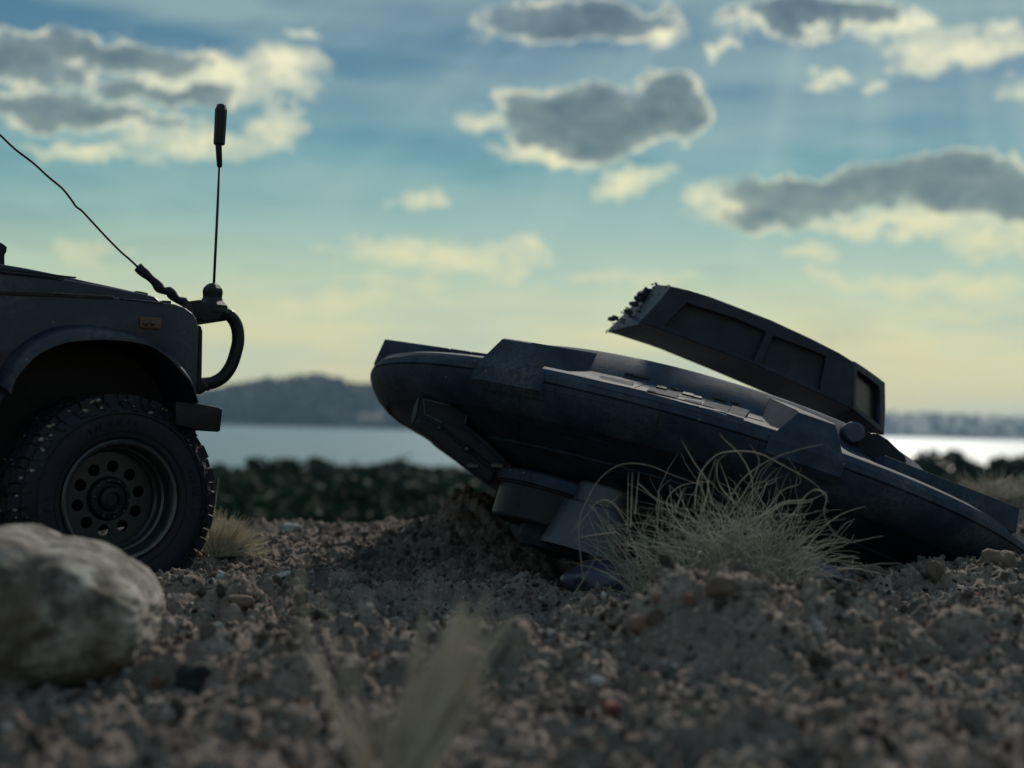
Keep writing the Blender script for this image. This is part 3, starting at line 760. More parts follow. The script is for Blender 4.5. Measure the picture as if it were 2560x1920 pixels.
def surf_line(b, pts, r, name, mt, parent, lift=0.0):
    out = []
    for a, c in zip(pts[:-1], pts[1:]):
        for k in range(10):
            f = k / 10; p, n_ = hit(b, a[0] + (c[0] - a[0]) * f, a[1] + (c[1] - a[1]) * f)
            if p is not None: out.append(p + (EYE - p).normalized() * lift)
    if len(out) < 3: return
    bm = bmesh.new(); add_tube(bm, out, r, 5); build(name, bm, mt, parent)
surf_line(B_up, [z4(300, 800), z4(390, 768)], .0004, 'deck_rib', M['hull'], up)
surf_line(B_up, [z4(380, 820), z4(520, 848), z4(900, 905)], .0004, 'deck_rib', M['hull'], up)
surf_line(B_up, [z4(600, 880), z4(700, 905), z4(760, 920)], .0004, 'deck_rib', M['seam_shade'], up)
surf_line(B_up, [z4(200, 790), z4(600, 880), z4(1000, 985), z4(1200, 1040)], .00035, 'deck_rib', M['seam_shade'], up)
for ln in [[(1379, 1073), (1470, 1094), (1560, 1120), (1640, 1146)], [(1392, 1089), (1503, 1116), (1600, 1140)], [(1353, 1106), (1410, 1127), (1527, 1175), (1560, 1186)], [(1350, 1117), (1440, 1150), (1500, 1172)], [(1300, 960), (1420, 985), (1560, 1016)]]:
    surf_line(B_low, ln, .00032, 'hull_rib', M['hull'], low)

for ln in [[(970, 985), (985, 975), (1010, 970), (1065, 967)], [(970, 985), (968, 1000), (985, 1022)], [(1186, 925), (1180, 965)], [(1392, 955), (1386, 1000)], [(1650, 1030), (1640, 1080)], [(1900, 1108), (1880, 1160)], [(1300, 970), (1298, 1120), (1340, 1180)]]:
    surf_line(B_low, ln, .00028, 'hull_seam', M['seam_shade'], low)
for ln in [[(960, 899), (1040, 888), (1120, 892)], [(1186, 900), (1184, 920)], [(1394, 938), (1390, 958)], [(2150, 1165), (2144, 1180)], [(1470, 962), (1700, 1018), (1900, 1076)]]:
    surf_line(B_up, ln, .00025, 'hull_seam', M['seam_shade'], up)
# strake box under the left end, lying on the hull's underside
def conf(pts, lift, Yd=.905):
    out = [None] * len(pts); last = None
    hs = [hit(B_low, *p)[0] for p in pts]
    ok = [h.y for h in hs if h is not None]; mean = sum(ok) / max(len(ok), 1)
    for k, p in enumerate(pts):
        q = hs[k] if hs[k] is not None else P(*p, mean)
        out[k] = P(*p, min(q.y, mean + .02) - lift)
    return out
def cprism(pts, lift, back, name, mt, parent, bev=.0005):
    bm = bmesh.new(); ps = conf(pts, lift)
    add_prism(bm, ps, (0, back, 0), bev); return build(name, bm, mt, parent)
YB = .845
def pp(pts, y): return [P(a, b, y) for a, b in pts]
bm = bmesh.new()
box = [(1047, 991), (1075, 998), (1172, 1022), (1166, 1062), (1225, 1110), (1285, 1172), (1222, 1212), (1156, 1166), (1082, 1103), (1028, 1060)]
add_prism(bm, pp(box, YB), (0.004, .07, .006), .001)
nac = build('strake_box', bm, M['hull_dark'], ship)
bm = bmesh.new(); add_prism(bm, pp([(1044, 996), (1048, 993), (1042, 1034), (1033, 1057), (1028, 1056), (1032, 1025)], YB - .0012), (0, .03, 0), .0003)
build('intake_lip', bm, M['bright'], nac)
bm = bmesh.new()
for q in ([(1058, 997), (1130, 1013), (1130, 1015.5), (1058, 999.5)], [(1057, 997), (1059.5, 998), (1063, 1036), (1060.5, 1036)], [(1168, 1024), (1170, 1026), (1163, 1060), (1161, 1058)], [(1060, 1036), (1063, 1034), (1105, 1055), (1104, 1058)]):
    add_prism(bm, pp(q, YB - .0009), (0, .003, 0))
build('panel_edge', bm, M['bright'], nac)
bm = bmesh.new()
add_prism(bm, pp([(1045, 1042), (1090, 1062), (1160, 1120), (1240, 1186), (1222, 1210), (1150, 1162), (1085, 1104), (1033, 1062)], YB - .004), (0, .02, 0), .0018)
build('lower_beam', bm, M['hull_dark'], nac)
bm = bmesh.new()
add_prism(bm, pp([(1100, 1052), (1160, 1070), (1218, 1118), (1270, 1172), (1248, 1180), (1180, 1126), (1110, 1072)], YB - .002), (0, .02, 0), .0015)
build('upper_beam', bm, M['hull_dark'], nac)
for (x, y, r) in [(1167, 1123, .0013), (1098, 1070, .0011)]:
    bm = bmesh.new(); add_lathe(bm, [(0, -.0012), (r, -.001), (r * 1.15, 0), (r * 1.15, .004), (0, .004)], P(x, y, YB - .006), (0, 1, 0), (1, 0, 0), 14)
    build('rivet', bm, M['bright'], nac, True)
for (x0, x1) in [(1163, 1197), (1225, 1260)]:
    bm = bmesh.new(); add_prism(bm, pp([(x0, 1163), (x0 + 8, 1159), (x1 - 8, 1160), (x1, 1164), (x1 - 4, 1170), (x0 + 4, 1169)], YB - .006), (0, .01, 0), .0003)
    build('foot_tab', bm, M['bright'], nac)
bm = bmesh.new(); add_prism(bm, pp([(1150, 1160), (1290, 1166), (1290, 1250), (1256, 1240), (1212, 1206)], YB + .03), (0, .05, 0), .001)
build('keel_plate', bm, M['navy'], ship)

# landing foot: oval plate, drum and stub below the hull
DN = -EN
fc = P(1412, 1240, .838)
bm = bmesh.new(); add_lathe(bm, [(0, .006), (.036, .006), (.0415, .004), (.0425, .001), (.0415, -.002), (.038, -.0035), (0, -.0035)], fc, EN, EU, 64)
ft = build('landing_foot', bm, M['hull'], ship, True, angle=40)
bm = bmesh.new(); add_lathe(bm, [(.0, -.003), (.0405, -.003), (.0405, -.0035), (.039, -.004), (.0385, -.022), (.0375, -.0232), (0, -.0232)], fc, EN, EU, 64)
build('foot_drum', bm, M['hull_dark'], ft, True, angle=30)
bm = bmesh.new(); add_lathe(bm, [(.0, -.022), (.024, -.022), (.024, -.030), (.021, -.034), (0, -.034)], fc + EU * .004, EN, EU, 40)
build('foot_stub', bm, M['hull'], ft, True, angle=30)
bm = bmesh.new(); add_tube(bm, [fc + EN * .004, L(.02, -.04, -.06)], .007, 12); build('foot_strut', bm, M['seam_shade'], ft, True)
# thruster cone
nc = P(1495, 1272, .80); TA = (EN + EU * .06).normalized()
bm = bmesh.new(); add_lathe(bm, [(0, .0125), (.0140, .0125), (.0152, .0115), (.0156, .010), (.0156, .0008), (.0195, -.0002), (.0204, -.0018), (.0242, -.0255), (.0248, -.0272), (.0236, -.0272), (.0190, -.006), (0, -.006)], nc, TA, EU, 64)
build('thruster_cone', bm, M['bright'], ship, True, angle=28, label='pale flared thruster cone')
bm = bmesh.new(); add_tube(bm, [nc + TA * .010, L(.05, -.05, -.06)], .008, 12); build('thruster_stem', bm, M['seam_shade'], ship, True)

# navy pads lying on the soil under the hull
def pad(px, Y, rx, ry, rz, seed):
    p = P(px[0], px[1], Y); bm = bmesh.new()
    add_ico(bm, p, 1.0, 4, (rx, ry, rz), .10, 1.5, seed)
    for v in bm.verts:
        if v.co.z < p.z - rz * .5: v.co.z = p.z - rz * .5
    return build('foot_pad', bm, M['navy'], ship, True, angle=40)
pad((1515, 1456), .742, .022, .02, .0115, 3); pad((1995, 1440), .70, .020, .018, .012, 5)

# ------------------------------------------------------------------ the truck
TH = math.radians(30); TF = Vector((math.cos(TH), math.sin(TH), 0)); TA_ = Vector((-math.sin(TH), math.cos(TH), 0)); UP = Vector((0, 0, 1))
TO = P(298, 1250, .742)
def Q(sx, sy, d=0.0):        # photo pixel -> point on the truck's side plane, d metres inboard
    dr = ray(sx, sy); o_ = TO + TA_ * d; t = (o_ - EYE).dot(TA_) / dr.dot(TA_); return EYE + dr * t
def T(f, a, z): return TO + TF * f + TA_ * a + UP * z
truck = root('toy_truck', (TO.x, TO.y, 0), 'dark navy off-road toy truck with a black bull bar and upright aerial', 'toy truck')
def tf(p): q = p - TO; return q.dot(TF), q.dot(UP)
WB = .19
arch_in = [(16, 985), (29, 947), (55, 915), (87, 886), (145, 861), (200, 853), (260, 852), (320, 858), (362, 869), (400, 893), (420, 912), (445, 940), (463, 965), (477, 1008)]
fend = [(-30, 727), (0, 728), (162, 733), (289, 744), (380, 752), (405, 756), (440, 761), (463, 770), (482, 784), (492, 800), (497, 822), (492, 975), (484, 1008)]
body = [Q(*p) for p in fend] + [Q(*p) for p in reversed(arch_in)]
back_low = Q(0, 1000); bf, bz = tf(back_low)
body += [T(bf - .004, 0, bz - .01), T(-.20, 0, bz - .012), T(-.20, 0, tf(Q(-30, 727))[1])]
bm = bmesh.new(); add_prism(bm, body, TA_ * WB, .0035, 3)
tb = build('body', bm, M['paint'], truck, True, angle=35)
# hood in two raised layers
def slab(pts, d0, d1, name, mt, bev=.003, parent=truck):
    bm = bmesh.new(); add_prism(bm, [Q(x, y, d0) for x, y in pts], TA_ * (d1 - d0), bev, 3)
    return build(name, bm, mt, parent, True, angle=35)
hood = slab([(-40, 672), (0, 678), (110, 690), (200, 704), (300, 722), (368, 735), (390, 742), (402, 754), (404, 775), (-40, 775)], .014, .178, 'hood', M['paint'], .0045)
slab([(-40, 654), (0, 659), (60, 669), (145, 686), (210, 701), (289, 718), (330, 727), (345, 731), (345, 760), (-40, 760)], .046, .146, 'hood_bulge', M['paint'], .003, hood)
slab([(-30, 726), (135, 731), (160, 733), (283, 740), (285, 744), (283, 748), (-30, 736)], -.0006, .004, 'hood_seam', M['trim'], .0004, hood)
slab([(300, 745), (410, 757), (410, 760), (300, 749)], -.0006, .004, 'hood_seam', M['trim'], .0003, hood)
slab([(136, 731), (162, 732), (161, 736), (136, 734)], -.0016, .002, 'hood_latch', M['bright'], .0003, hood)
slab([(340, 727), (350, 728), (371, 733), (370, 738), (340, 733)], .03, .06, 'hood_hinge', M['trim'], .0004, hood)
for (a, b) in [((-30, 674), (190, 699)), ((-30, 682), (160, 702))]:
    bm = bmesh.new(); add_tube(bm, [Q(*a, .0135) + UP * .001, Q(*b, .0135) + UP * .001], .0005, 6); build('hood_line', bm, M['trim'], hood)
slab([(407, 751), (428, 752), (428, 762), (407, 762)], .02, .035, 'fender_bracket', M['trim'], .0004)
# cab behind, out of the frame but for its pillar
bm = bmesh.new()
hz_ = tf(Q(-40, 656, .046))[1]
cab = [T(-.36, .008, .03), T(-.118, .008, .03), T(-.118, .008, hz_ - .004), T(-.125, .008, hz_ + .012), T(-.150, .008, hz_ + .065), T(-.36, .008, hz_ + .068)]
add_prism(bm, cab, TA_ * (WB - .016), .006, 3); build('cab', bm, M['paint'], truck, True, angle=35)
bm = bmesh.new()
add_prism(bm, [T(-.235, .0065, hz_ + .008), T(-.150, .0065, hz_ + .008), T(-.165, .0065, hz_ + .055), T(-.235, .0065, hz_ + .055)], TA_ * .003, .001); build('side_window', bm, M['glass'], truck)
slab([(-12, 606), (4, 606), (18, 616), (17, 630), (12, 636), (12, 668), (-12, 664)], .05, .07, 'wing_mirror', M['trim'], .001)
# wheel arch flare
outer = [(-8, 960), (5, 920), (40, 872), (90, 836), (145, 816), (210, 812), (289, 822), (340, 836), (376, 855), (410, 874), (434, 895), (455, 922), (470, 950), (487, 1003)]
bm = bmesh.new(); so = smooth_path([Q(x, y, 0) for x, y in outer], 4); si = smooth_path([Q(x, y, 0) for x, y in arch_in], 4); rows = []
for a, b in zip(so, si):
    o_ = -TA_
    pts = [a + o_ * -.002, a + o_ * .0015, a + (b - a) * .30 + o_ * .0085, a + (b - a) * .75 + o_ * .0125, b + o_ * .0125, b + (a - b) * .02 + o_ * .0105, b + o_ * -.012]
    rows.append([bm.verts.new(p) for p in pts])
for a, b in zip(rows[:-1], rows[1:]):
    for k in range(6): bm.faces.new([a[k], b[k], b[k + 1], a[k + 1]])
build('wheel_arch', bm, M['paint'], truck, True, angle=50)
bm = bmesh.new(); add_prism(bm, [T(-.095, .052, -.035), T(.062, .052, -.012), T(.056, .052, .045), T(.03, .052, .086), T(-.06, .052, .090), T(-.095, .052, .05)], TA_ * .09, .002); build('chassis', bm, M['seam_shade'], truck)
# amber side repeater
bm = bmesh.new(); add_prism(bm, [Q(x, y, -.0012) for x, y in [(354, 791), (400, 794), (404, 798), (403, 820), (399, 824), (355, 821), (350, 817), (350, 795)]], TA_ * .003, .0005, 2)
ml = build('marker_lamp', bm, M['amber'], truck, True, angle=40)
for c in (365, 382):
    bm = bmesh.new(); add_lathe(bm, [(0, -.0006), (.0013, -.0004), (.0016, 0), (0, .0004)], Q(c, 807, -.0014), TA_, TF, 12); build('lamp_bulb', bm, M['amber'], ml, True)
# front plate and bumper
bm = bmesh.new(); add_prism(bm, [Q(x, y, .006) for x, y in [(497, 812), (503, 815), (507, 828), (505, 950), (499, 975), (492, 978)]], TA_ * .175, .0007); build('grille', bm, M['trim'], truck)
bm = bmesh.new(); add_prism(bm, [Q(x, y, -.002) for x, y in [(440, 1003), (483, 1007), (548, 1019), (556, 1023), (556, 1028), (551, 1077), (545, 1080), (515, 1077), (440, 1062)]], TA_ * .19, .0012); build('bumper', bm, M['trim'], truck, True, angle=30)
# bull bar
def z1(x, y): return (x / 3.456, 600 + y / 3.456)
loop = [z1(*p) for p in [(1700, 640), (1800, 625), (1905, 628), (1990, 655), (2045, 745), (2058, 860), (2040, 960), (2000, 1080), (1935, 1175), (1850, 1228), (1780, 1240), (1700, 1243)]]
bm = bmesh.new(); add_tube(bm, smooth_path([Q(x, y, .03) for x, y in loop], 5), .0036, 14); bb = build('bull_bar', bm, M['trim'], truck, True)
bm = bmesh.new(); add_tube(bm, smooth_path([Q(x, y, .03) + TA_ * .12 for x, y in loop], 5), .0036, 14); build('bar_hoop', bm, M['trim'], bb, True)
bm = bmesh.new(); a = Q(*z1(1950, 650), .03); add_tube(bm, [a, a + TA_ * .12], .0032, 12); build('cross_tube', bm, M['trim'], bb, True)
bm = bmesh.new(); add_prism(bm, [Q(*z1(x, y), .022) for x, y in [(1690, 520), (1740, 515), (1760, 540), (1860, 545), (1915, 590), (1925, 640), (1890, 690), (1800, 715), (1740, 705), (1700, 660)]], TA_ * .018, .0018, 3); clamp = build('clamp', bm, M['trim'], bb, True, angle=40)
bm = bmesh.new(); add_prism(bm, [Q(*z1(x, y), .02) for x, y in [(1655, 525), (1735, 520), (1740, 545), (1700, 700), (1690, 690)]], TA_ * .02, .0008); build('bracket', bm, M['trim'], bb)
bm = bmesh.new()
for (x, y) in [(1760, 1255), (1800, 1262), (1722, 1290)]: add_ico(bm, Q(*z1(x, y), .03), .0035, 2, (1, 1, .8), .3, 2, x)
add_prism(bm, [Q(*z1(x, y), .02) for x, y in [(1690, 1200), (1745, 1195), (1800, 1270), (1740, 1300), (1700, 1330), (1688, 1320)]], TA_ * .02, .0008)
build('lower_bracket', bm, M['trim'], bb)
# aerial
ab = Q(*z1(1830, 560), .03)
bm = bmesh.new()
bz_ = [(0, -.004), (.0095, -.004), (.0092, 0), (.0064, .0028), (.0056, .0045), (.0060, .0075), (.0056, .0095), (.0038, .0115), (.0022, .0125), (0, .0125)]
tip = Q(549, 415, .03); base = Q(*z1(1845, 440), .03); axd = (tip - base).normalized()
add_lathe(bm, bz_, Q(*z1(1833, 565), .03), axd, TF, 8)
ae = build('aerial', bm, M['trim'], truck, False)
bm = bmesh.new(); add_tube(bm, [base - axd * .004, tip], .00078, 8); build('mast', bm, M['trim'], ae, True)
bm = bmesh.new(); e = Q(546.5, 358, .03); add_tube(bm, [tip - axd * .0008, tip, e - axd * .0008, e], [.0010, .0016, .0019, .0019], 12); build('ferrule', bm, M['trim'], ae, True)
t0 = Q(548, 361, .03); t1 = Q(553.5, 261, .03); ax2 = (t1 - t0); Lh = ax2.length; ax2.normalize()
bm = bmesh.new(); add_lathe(bm, [(0, -.0002), (.0030, -.0002), (.0034, .0006), (.0036, Lh * .85), (.0024, Lh - .0003), (.0020, Lh), (0, Lh)], t0, ax2, TF, 10); build('tip_cap', bm, M['trim'], ae, False)
# limb cable from the bull bar up to the roof
cb = [(-60, 285), (-25, 318), (0, 337), (38, 373), (84, 408), (121, 442), (156, 471), (179, 500), (191, 517), (205, 527), (231, 555), (269, 596), (304, 631), (324, 648), (344, 667)]
bm = bmesh.new(); add_tube(bm, smooth_path([Q(x, y, .04) for x, y in cb], 3), .00065, 8); cable = build('limb_cable', bm, M['trim'], truck, True)
sl_ = [(344, 667), (360, 681), (376, 695), (391, 709), (400, 721), (412, 727), (424, 729), (434, 741), (446, 750), (463, 756)]
bm = bmesh.new(); pth = smooth_path([Q(x, y, .04) for x, y in sl_], 4)
add_tube(bm, pth, [.0026 + .0004 * math.sin(i * .55) for i in range(len(pth))], 14); build('rubber_sleeve', bm, M['rubber'], cable, True)
for dx_, dy_ in ((0, 0), (5, -3), (-4, 5)):
    bm = bmesh.new(); add_tube(bm, smooth_path([Q(461 + dx_, 754 + dy_, .04), Q(476 + dx_, 765 + dy_, .038), Q(488 + dx_, 780 + dy_, .034), Q(494, 796, .03)], 4), .0006, 6); build('wire', bm, M['steel'] if dx_ == 5 else M['trim'], cable, True)

# wheels
WT = math.radians(39); WN = Vector((math.sin(WT), -math.cos(WT), 0)); WF = Vector((math.cos(WT), math.sin(WT), 0))
RT = .0560
def make_wheel(name, c, WN, WF, full=True):
    prof = [(.0318, -.004), (.0322, .0015), (.0335, .0030), (.038, .0045), (.044, .0048), (.0485, .0035), (.0508, .0012), (.0518, -.0005), (.0528, -.0035), (.0535, -.008), (.0537, -.018), (.0535, -.028), (.0528, -.0325), (.0505, -.037), (.044, -.0405), (.036, -.039), (.0318, -.034)]
    bm = bmesh.new(); add_lathe(bm, prof, c, WN, WF, 120, closed=True)
    N = 26
    E1, E2 = WF, UP
    def W(r, t, n): return c + E1 * (r * math.cos(t)) + E2 * (r * math.sin(t)) + WN * n
    def lug(t, dt, n0, n1, r0, r1, skew=0.0, side=False):
        pts = [(t - dt, n0), (t + dt, n0), (t + dt + skew, n1), (t - dt + skew, n1)]
        lo = [bm.verts.new(W(r0, a, n_)) for a, n_ in pts]; hi = [bm.verts.new(W(r1, a + (t - a) * .12, n_ * .97 - .0005)) for a, n_ in pts]
        bm.faces.new(hi)
        for k in range(4): bm.faces.new([lo[k], lo[(k + 1) % 4], hi[(k + 1) % 4], hi[k]])
    for i in range(N):
        t = 2 * math.pi * i / N
        lug(t, .070, .0002, -.0085, .0505, RT, .03)
        lug(t + .12, .045, -.0010, -.0075, .0505, RT - .0004, .02)
        lug(t + .06, .075, -.0105, -.0175, .0530, RT, -.05); lug(t + .17, .06, -.0200, -.0265, .0530, RT, .05)
        lug(t, .070, -.0285, -.0365, .0500, RT, -.03)
        # shoulder blocks biting into the side wall
        for (q, r0, r1) in ((t, .0475, .0515), (t + .12, .0488, .0515)):
            d_ = .055 if q == t else .035
            v = [bm.verts.new(W(a, b, n_)) for a, b, n_ in ((r0, q - d_ * .8, .0046), (r0, q + d_ * .8, .0046), (r1 + .0006, q + d_, .0014), (r1 + .0006, q - d_, .0014), (r0, q - d_ * .8, .0026), (r0, q + d_ * .8, .0026), (r1, q + d_, -.002), (r1, q - d_, -.002))]
            for f in ((0, 1, 2, 3), (0, 4, 5, 1), (1, 5, 6, 2), (2, 6, 7, 3), (3, 7, 4, 0)): bm.faces.new([v[k] for k in f])
    wh = bpy.data.objects.new(name, None); link(wh, truck); wh.empty_display_size = .01
    build('tyre', bm, M['rubber'], wh, True, angle=30)
    # raised marks and rings on the side wall
    bm = bmesh.new()
    add_lathe(bm, [(.0455, .0044), (.0457, .0052), (.0460, .0044)], c, WN, WF, 90); add_lathe(bm, [(.0360, .0034), (.0363, .0045), (.0367, .0036)], c, WN, WF, 90)
    rr_ = random.Random(5)
    for ctr in (math.radians(195), math.radians(5), math.radians(100), math.radians(280)):
        for k in range(9):
            a = ctr + (k - 4) * .075
            for q in range(rr_.choice((1, 2, 3))):
                aa = a + rr_.uniform(-.02, .02); r0 = rr_.uniform(.0385, .0400); r1 = r0 + rr_.uniform(.0015, .0036)
                p0 = W(r0, aa, .0049); p1 = W(r1, aa + rr_.uniform(-.02, .02), .0052); add_tube(bm, [p0, p1], .00022, 4)
    build('side_wall_mark', bm, M['rubber'], wh)
    # rim: stepped lip, deep barrel, disc with round holes
    bm = bmesh.new()
    add_lathe(bm, [(.0238, -.030), (.0246, -.016), (.0250, -.012), (.0262, -.0105), (.0266, -.0060), (.0276, -.0050), (.0282, -.0015), (.0290, .0020), (.0298, .0030), (.0312, .0034), (.0321, .0026), (.0323, .0010), (.0321, -.004), (.0300, -.008), (.0290, -.034)], c, WN, WF, 90)
    rim = build('rim', bm, M['lip'], wh, True, angle=28)
    bm = bmesh.new(); holes = []
    outer_ = [(.0248 * math.cos(2 * math.pi * k / 60), .0248 * math.sin(2 * math.pi * k / 60)) for k in range(60)]
    for i in range(10):
        a = 2 * math.pi * i / 10 + .2; cx, cy = .0172 * math.cos(a), .0172 * math.sin(a)
        holes.append([(cx + .0033 * math.cos(2 * math.pi * k / 18), cy + .0033 * math.sin(2 * math.pi * k / 18)) for k in range(18)])
    bm.free(); bm = curve_fill(outer_, holes, .0006, .0003, WF, UP, c - WN * .0150)
    build('wheel_disc', bm, M['steel'], wh)
    bm = bmesh.new(); add_lathe(bm, [(.0120, -.0150), (.0117, -.0130), (.0108, -.0112), (.0090, -.0105), (.0084, -.0120), (.0068, -.0120), (.0060, -.0090), (.0040, -.0082), (.0036, -.010), (0, -.010)], c, WN, WF, 48)
    build('hub', bm, M['trim'], wh, True, angle=30)
    if full:
        bm = bmesh.new()
        for i in range(10):
            a = 2 * math.pi * (i + .5) / 10 + .2; q = c + WF * (.0098 * math.cos(a)) + UP * (.0098 * math.sin(a)) - WN * .0108
            add_lathe(bm, [(.0009, -.001), (.0009, .0010), (0, .0012)], q, WN, WF, 6)
        build('wheel_bolt', bm, M['steel'], wh)
        bm = bmesh.new(); rr_ = random.Random(9)
        for i in range(420):
            t = rr_.uniform(math.radians(20), math.radians(260)); n_ = rr_.uniform(-.034, .0035)
            rad_ = .0522 + (.0012 if n_ > -.002 else 0) if n_ < 0 else .0505 - n_ * .6
            add_ico(bm, W(rad_ + rr_.uniform(-.0008, .0012), t, n_), rr_.uniform(.0004, .0014) * (1.3 if t > 1.2 else .8), 1, (1, 1, .7), .5, 2, i)
        md = build('caked_dirt', bm, M['dirt'], wh, True); md['kind'] = 'stuff'
    return wh
make_wheel('front_wheel', TO, WN, WF)
make_wheel('rear_wheel', T(-.30, .0, 0), -TA_, TF, False)
bm = bmesh.new(); add_tube(bm, [TO - WN * .028, T(0, .16, 0)], .006, 12); build('axle', bm, M['trim'], truck, True)

# ------------------------------------------------------------------ boulder and single stones
def stone(name, Dx, Dy, Y, rx, ry, rz, mt, label, cat='stone', sub=3, amp=.22, fr=1.3, seed=1, rot=0.0, dzz=0.0):
    q = Pz(Dx, Dy, Y); Ys = np.linspace(.32, 1.2, 900); q0 = EYE; d = (q - EYE) / (q.y - EYE.y)
    gx = d.x * Ys; gz = EYE.z + d.z * Ys; below = np.where(hfull(gx, Ys) + rz * .25 > gz)[0]
    if len(below): p = Vector((gx[below[0]], Ys[below[0]], gz[below[0]]))
    else: p = Vector((q.x, q.y, H(q.x, q.y) + rz * .5))
    bm = bmesh.new(); add_ico(bm, p, 1.0, sub, (rx, ry, rz), amp, fr, seed, Matrix.Rotation(rot, 3, 'Y'))
    return build(name, bm, mt, None, True, loc=(p.x, p.y, p.z - rz), label=label, cat=cat)
bp = Pz(78, 1336, .512)
bm = bmesh.new(); bmesh.ops.create_icosphere(bm, subdivisions=6, radius=1.0)
for v in bm.verts:
    d = v.co.normalized()
    e = 2.7; k = (abs(d.x) ** e + abs(d.y) ** e + abs(d.z) ** e) ** (-1 / e)
    k *= 1 + .085 * mnoise.noise(d * 1.7 + Vector((4, 9, 2))) + .03 * mnoise.noise(d * 4.2 + Vector((1, 7, 3))) + .026 * mnoise.noise(d * 9 + Vector((1, 7, 3))) + .010 * mnoise.noise(d * 24 + Vector((1, 7, 3)))
    q = d * k; q = Vector((q.x * .0425, q.y * .048, q.z * .0345))
    if q.x > -.012: q.z *= 1 - (q.x + .012) * 6.5
    q.z -= .0016 * math.exp(-((q.x - .006) / .006) ** 2)
    v.co = bp + q
build('boulder', bm, M['rock'], None, True, loc=(bp.x, bp.y, bp.z - .03), label='pale mottled boulder in front of the truck wheel', cat='boulder')
stone('stone', 633, 1141, .93, .0085, .006, .0042, M['pale_stone'], 'pale flat-topped stone on the crest right of the pale grass tuft', seed=4)
stone('stone', 1322, 1532, .40, .0036, .003, .0026, M['red_stone'], 'dull red stone, blurred, low in the centre-right foreground', seed=6)
stone('stone', 1390, 1345, .50, .0056, .004, .0040, M['pink_stone'], 'salmon-coloured egg-shaped stone on the left flank of the near mound', seed=7)
stone('stone', 420, 1462, .45, .0062, .005, .0050, M['dark_stone'], 'dark green angular stone standing right of the boulder', seed=8, amp=.35)
stone('stone', 695, 1333, .52, .004, .004, .0036, M['dark_stone'], 'small black stone behind the blurred foreground grass', seed=9, amp=.3)
stone('stone', 1290, 1475, .43, .0032, .003, .0022, M['pale_stone'], 'small pale stone at the foot of the near mound', seed=10)
stone('stone', 1560, 1268, .60, .0062, .005, .0052, M['brown_stone'], 'rounded brown stone on top of the near mound below the wiry tuft', seed=11)
stone('stone', 1800, 1535, .40, .0042, .004, .0030, M['brown_stone'], 'brown stone in the soft foreground below the near mound', seed=12)
stone('stone', 598, 1246, .72, .0080, .003, .0014, M['pale_stone'], 'thin pale sliver of stone lying in the rut right of the tyre', seed=14, rot=-.35)
stone('stone', 1018, 1412, .47, .0060, .004, .0022, M['pink_stone'], 'flat rust-edged stone just right of the blurred foreground grass', seed=15, rot=.2)
stone('stone', 520, 1300, .62, .0062, .005, .0030, M['brown_stone'], 'smooth tan stone between the boulder and the rut', seed=16)
stone('stone', 1885, 1240, .66, .0072, .005, .0045, M['brown_stone'], 'flat-topped brown clod against the black hull, right of the wiry tuft', seed=17, amp=.25)
stone('stone', 2020, 1238, .67, .0048, .004, .0060, M['brown_stone'], 'pointed clod standing against the black hull', seed=18, amp=.3)
stone('stone', 2160, 1215, .68, .0105, .007, .0066, M['brown_stone'], 'crumbly clod at the right edge under the rim of the craft', seed=19, amp=.26)

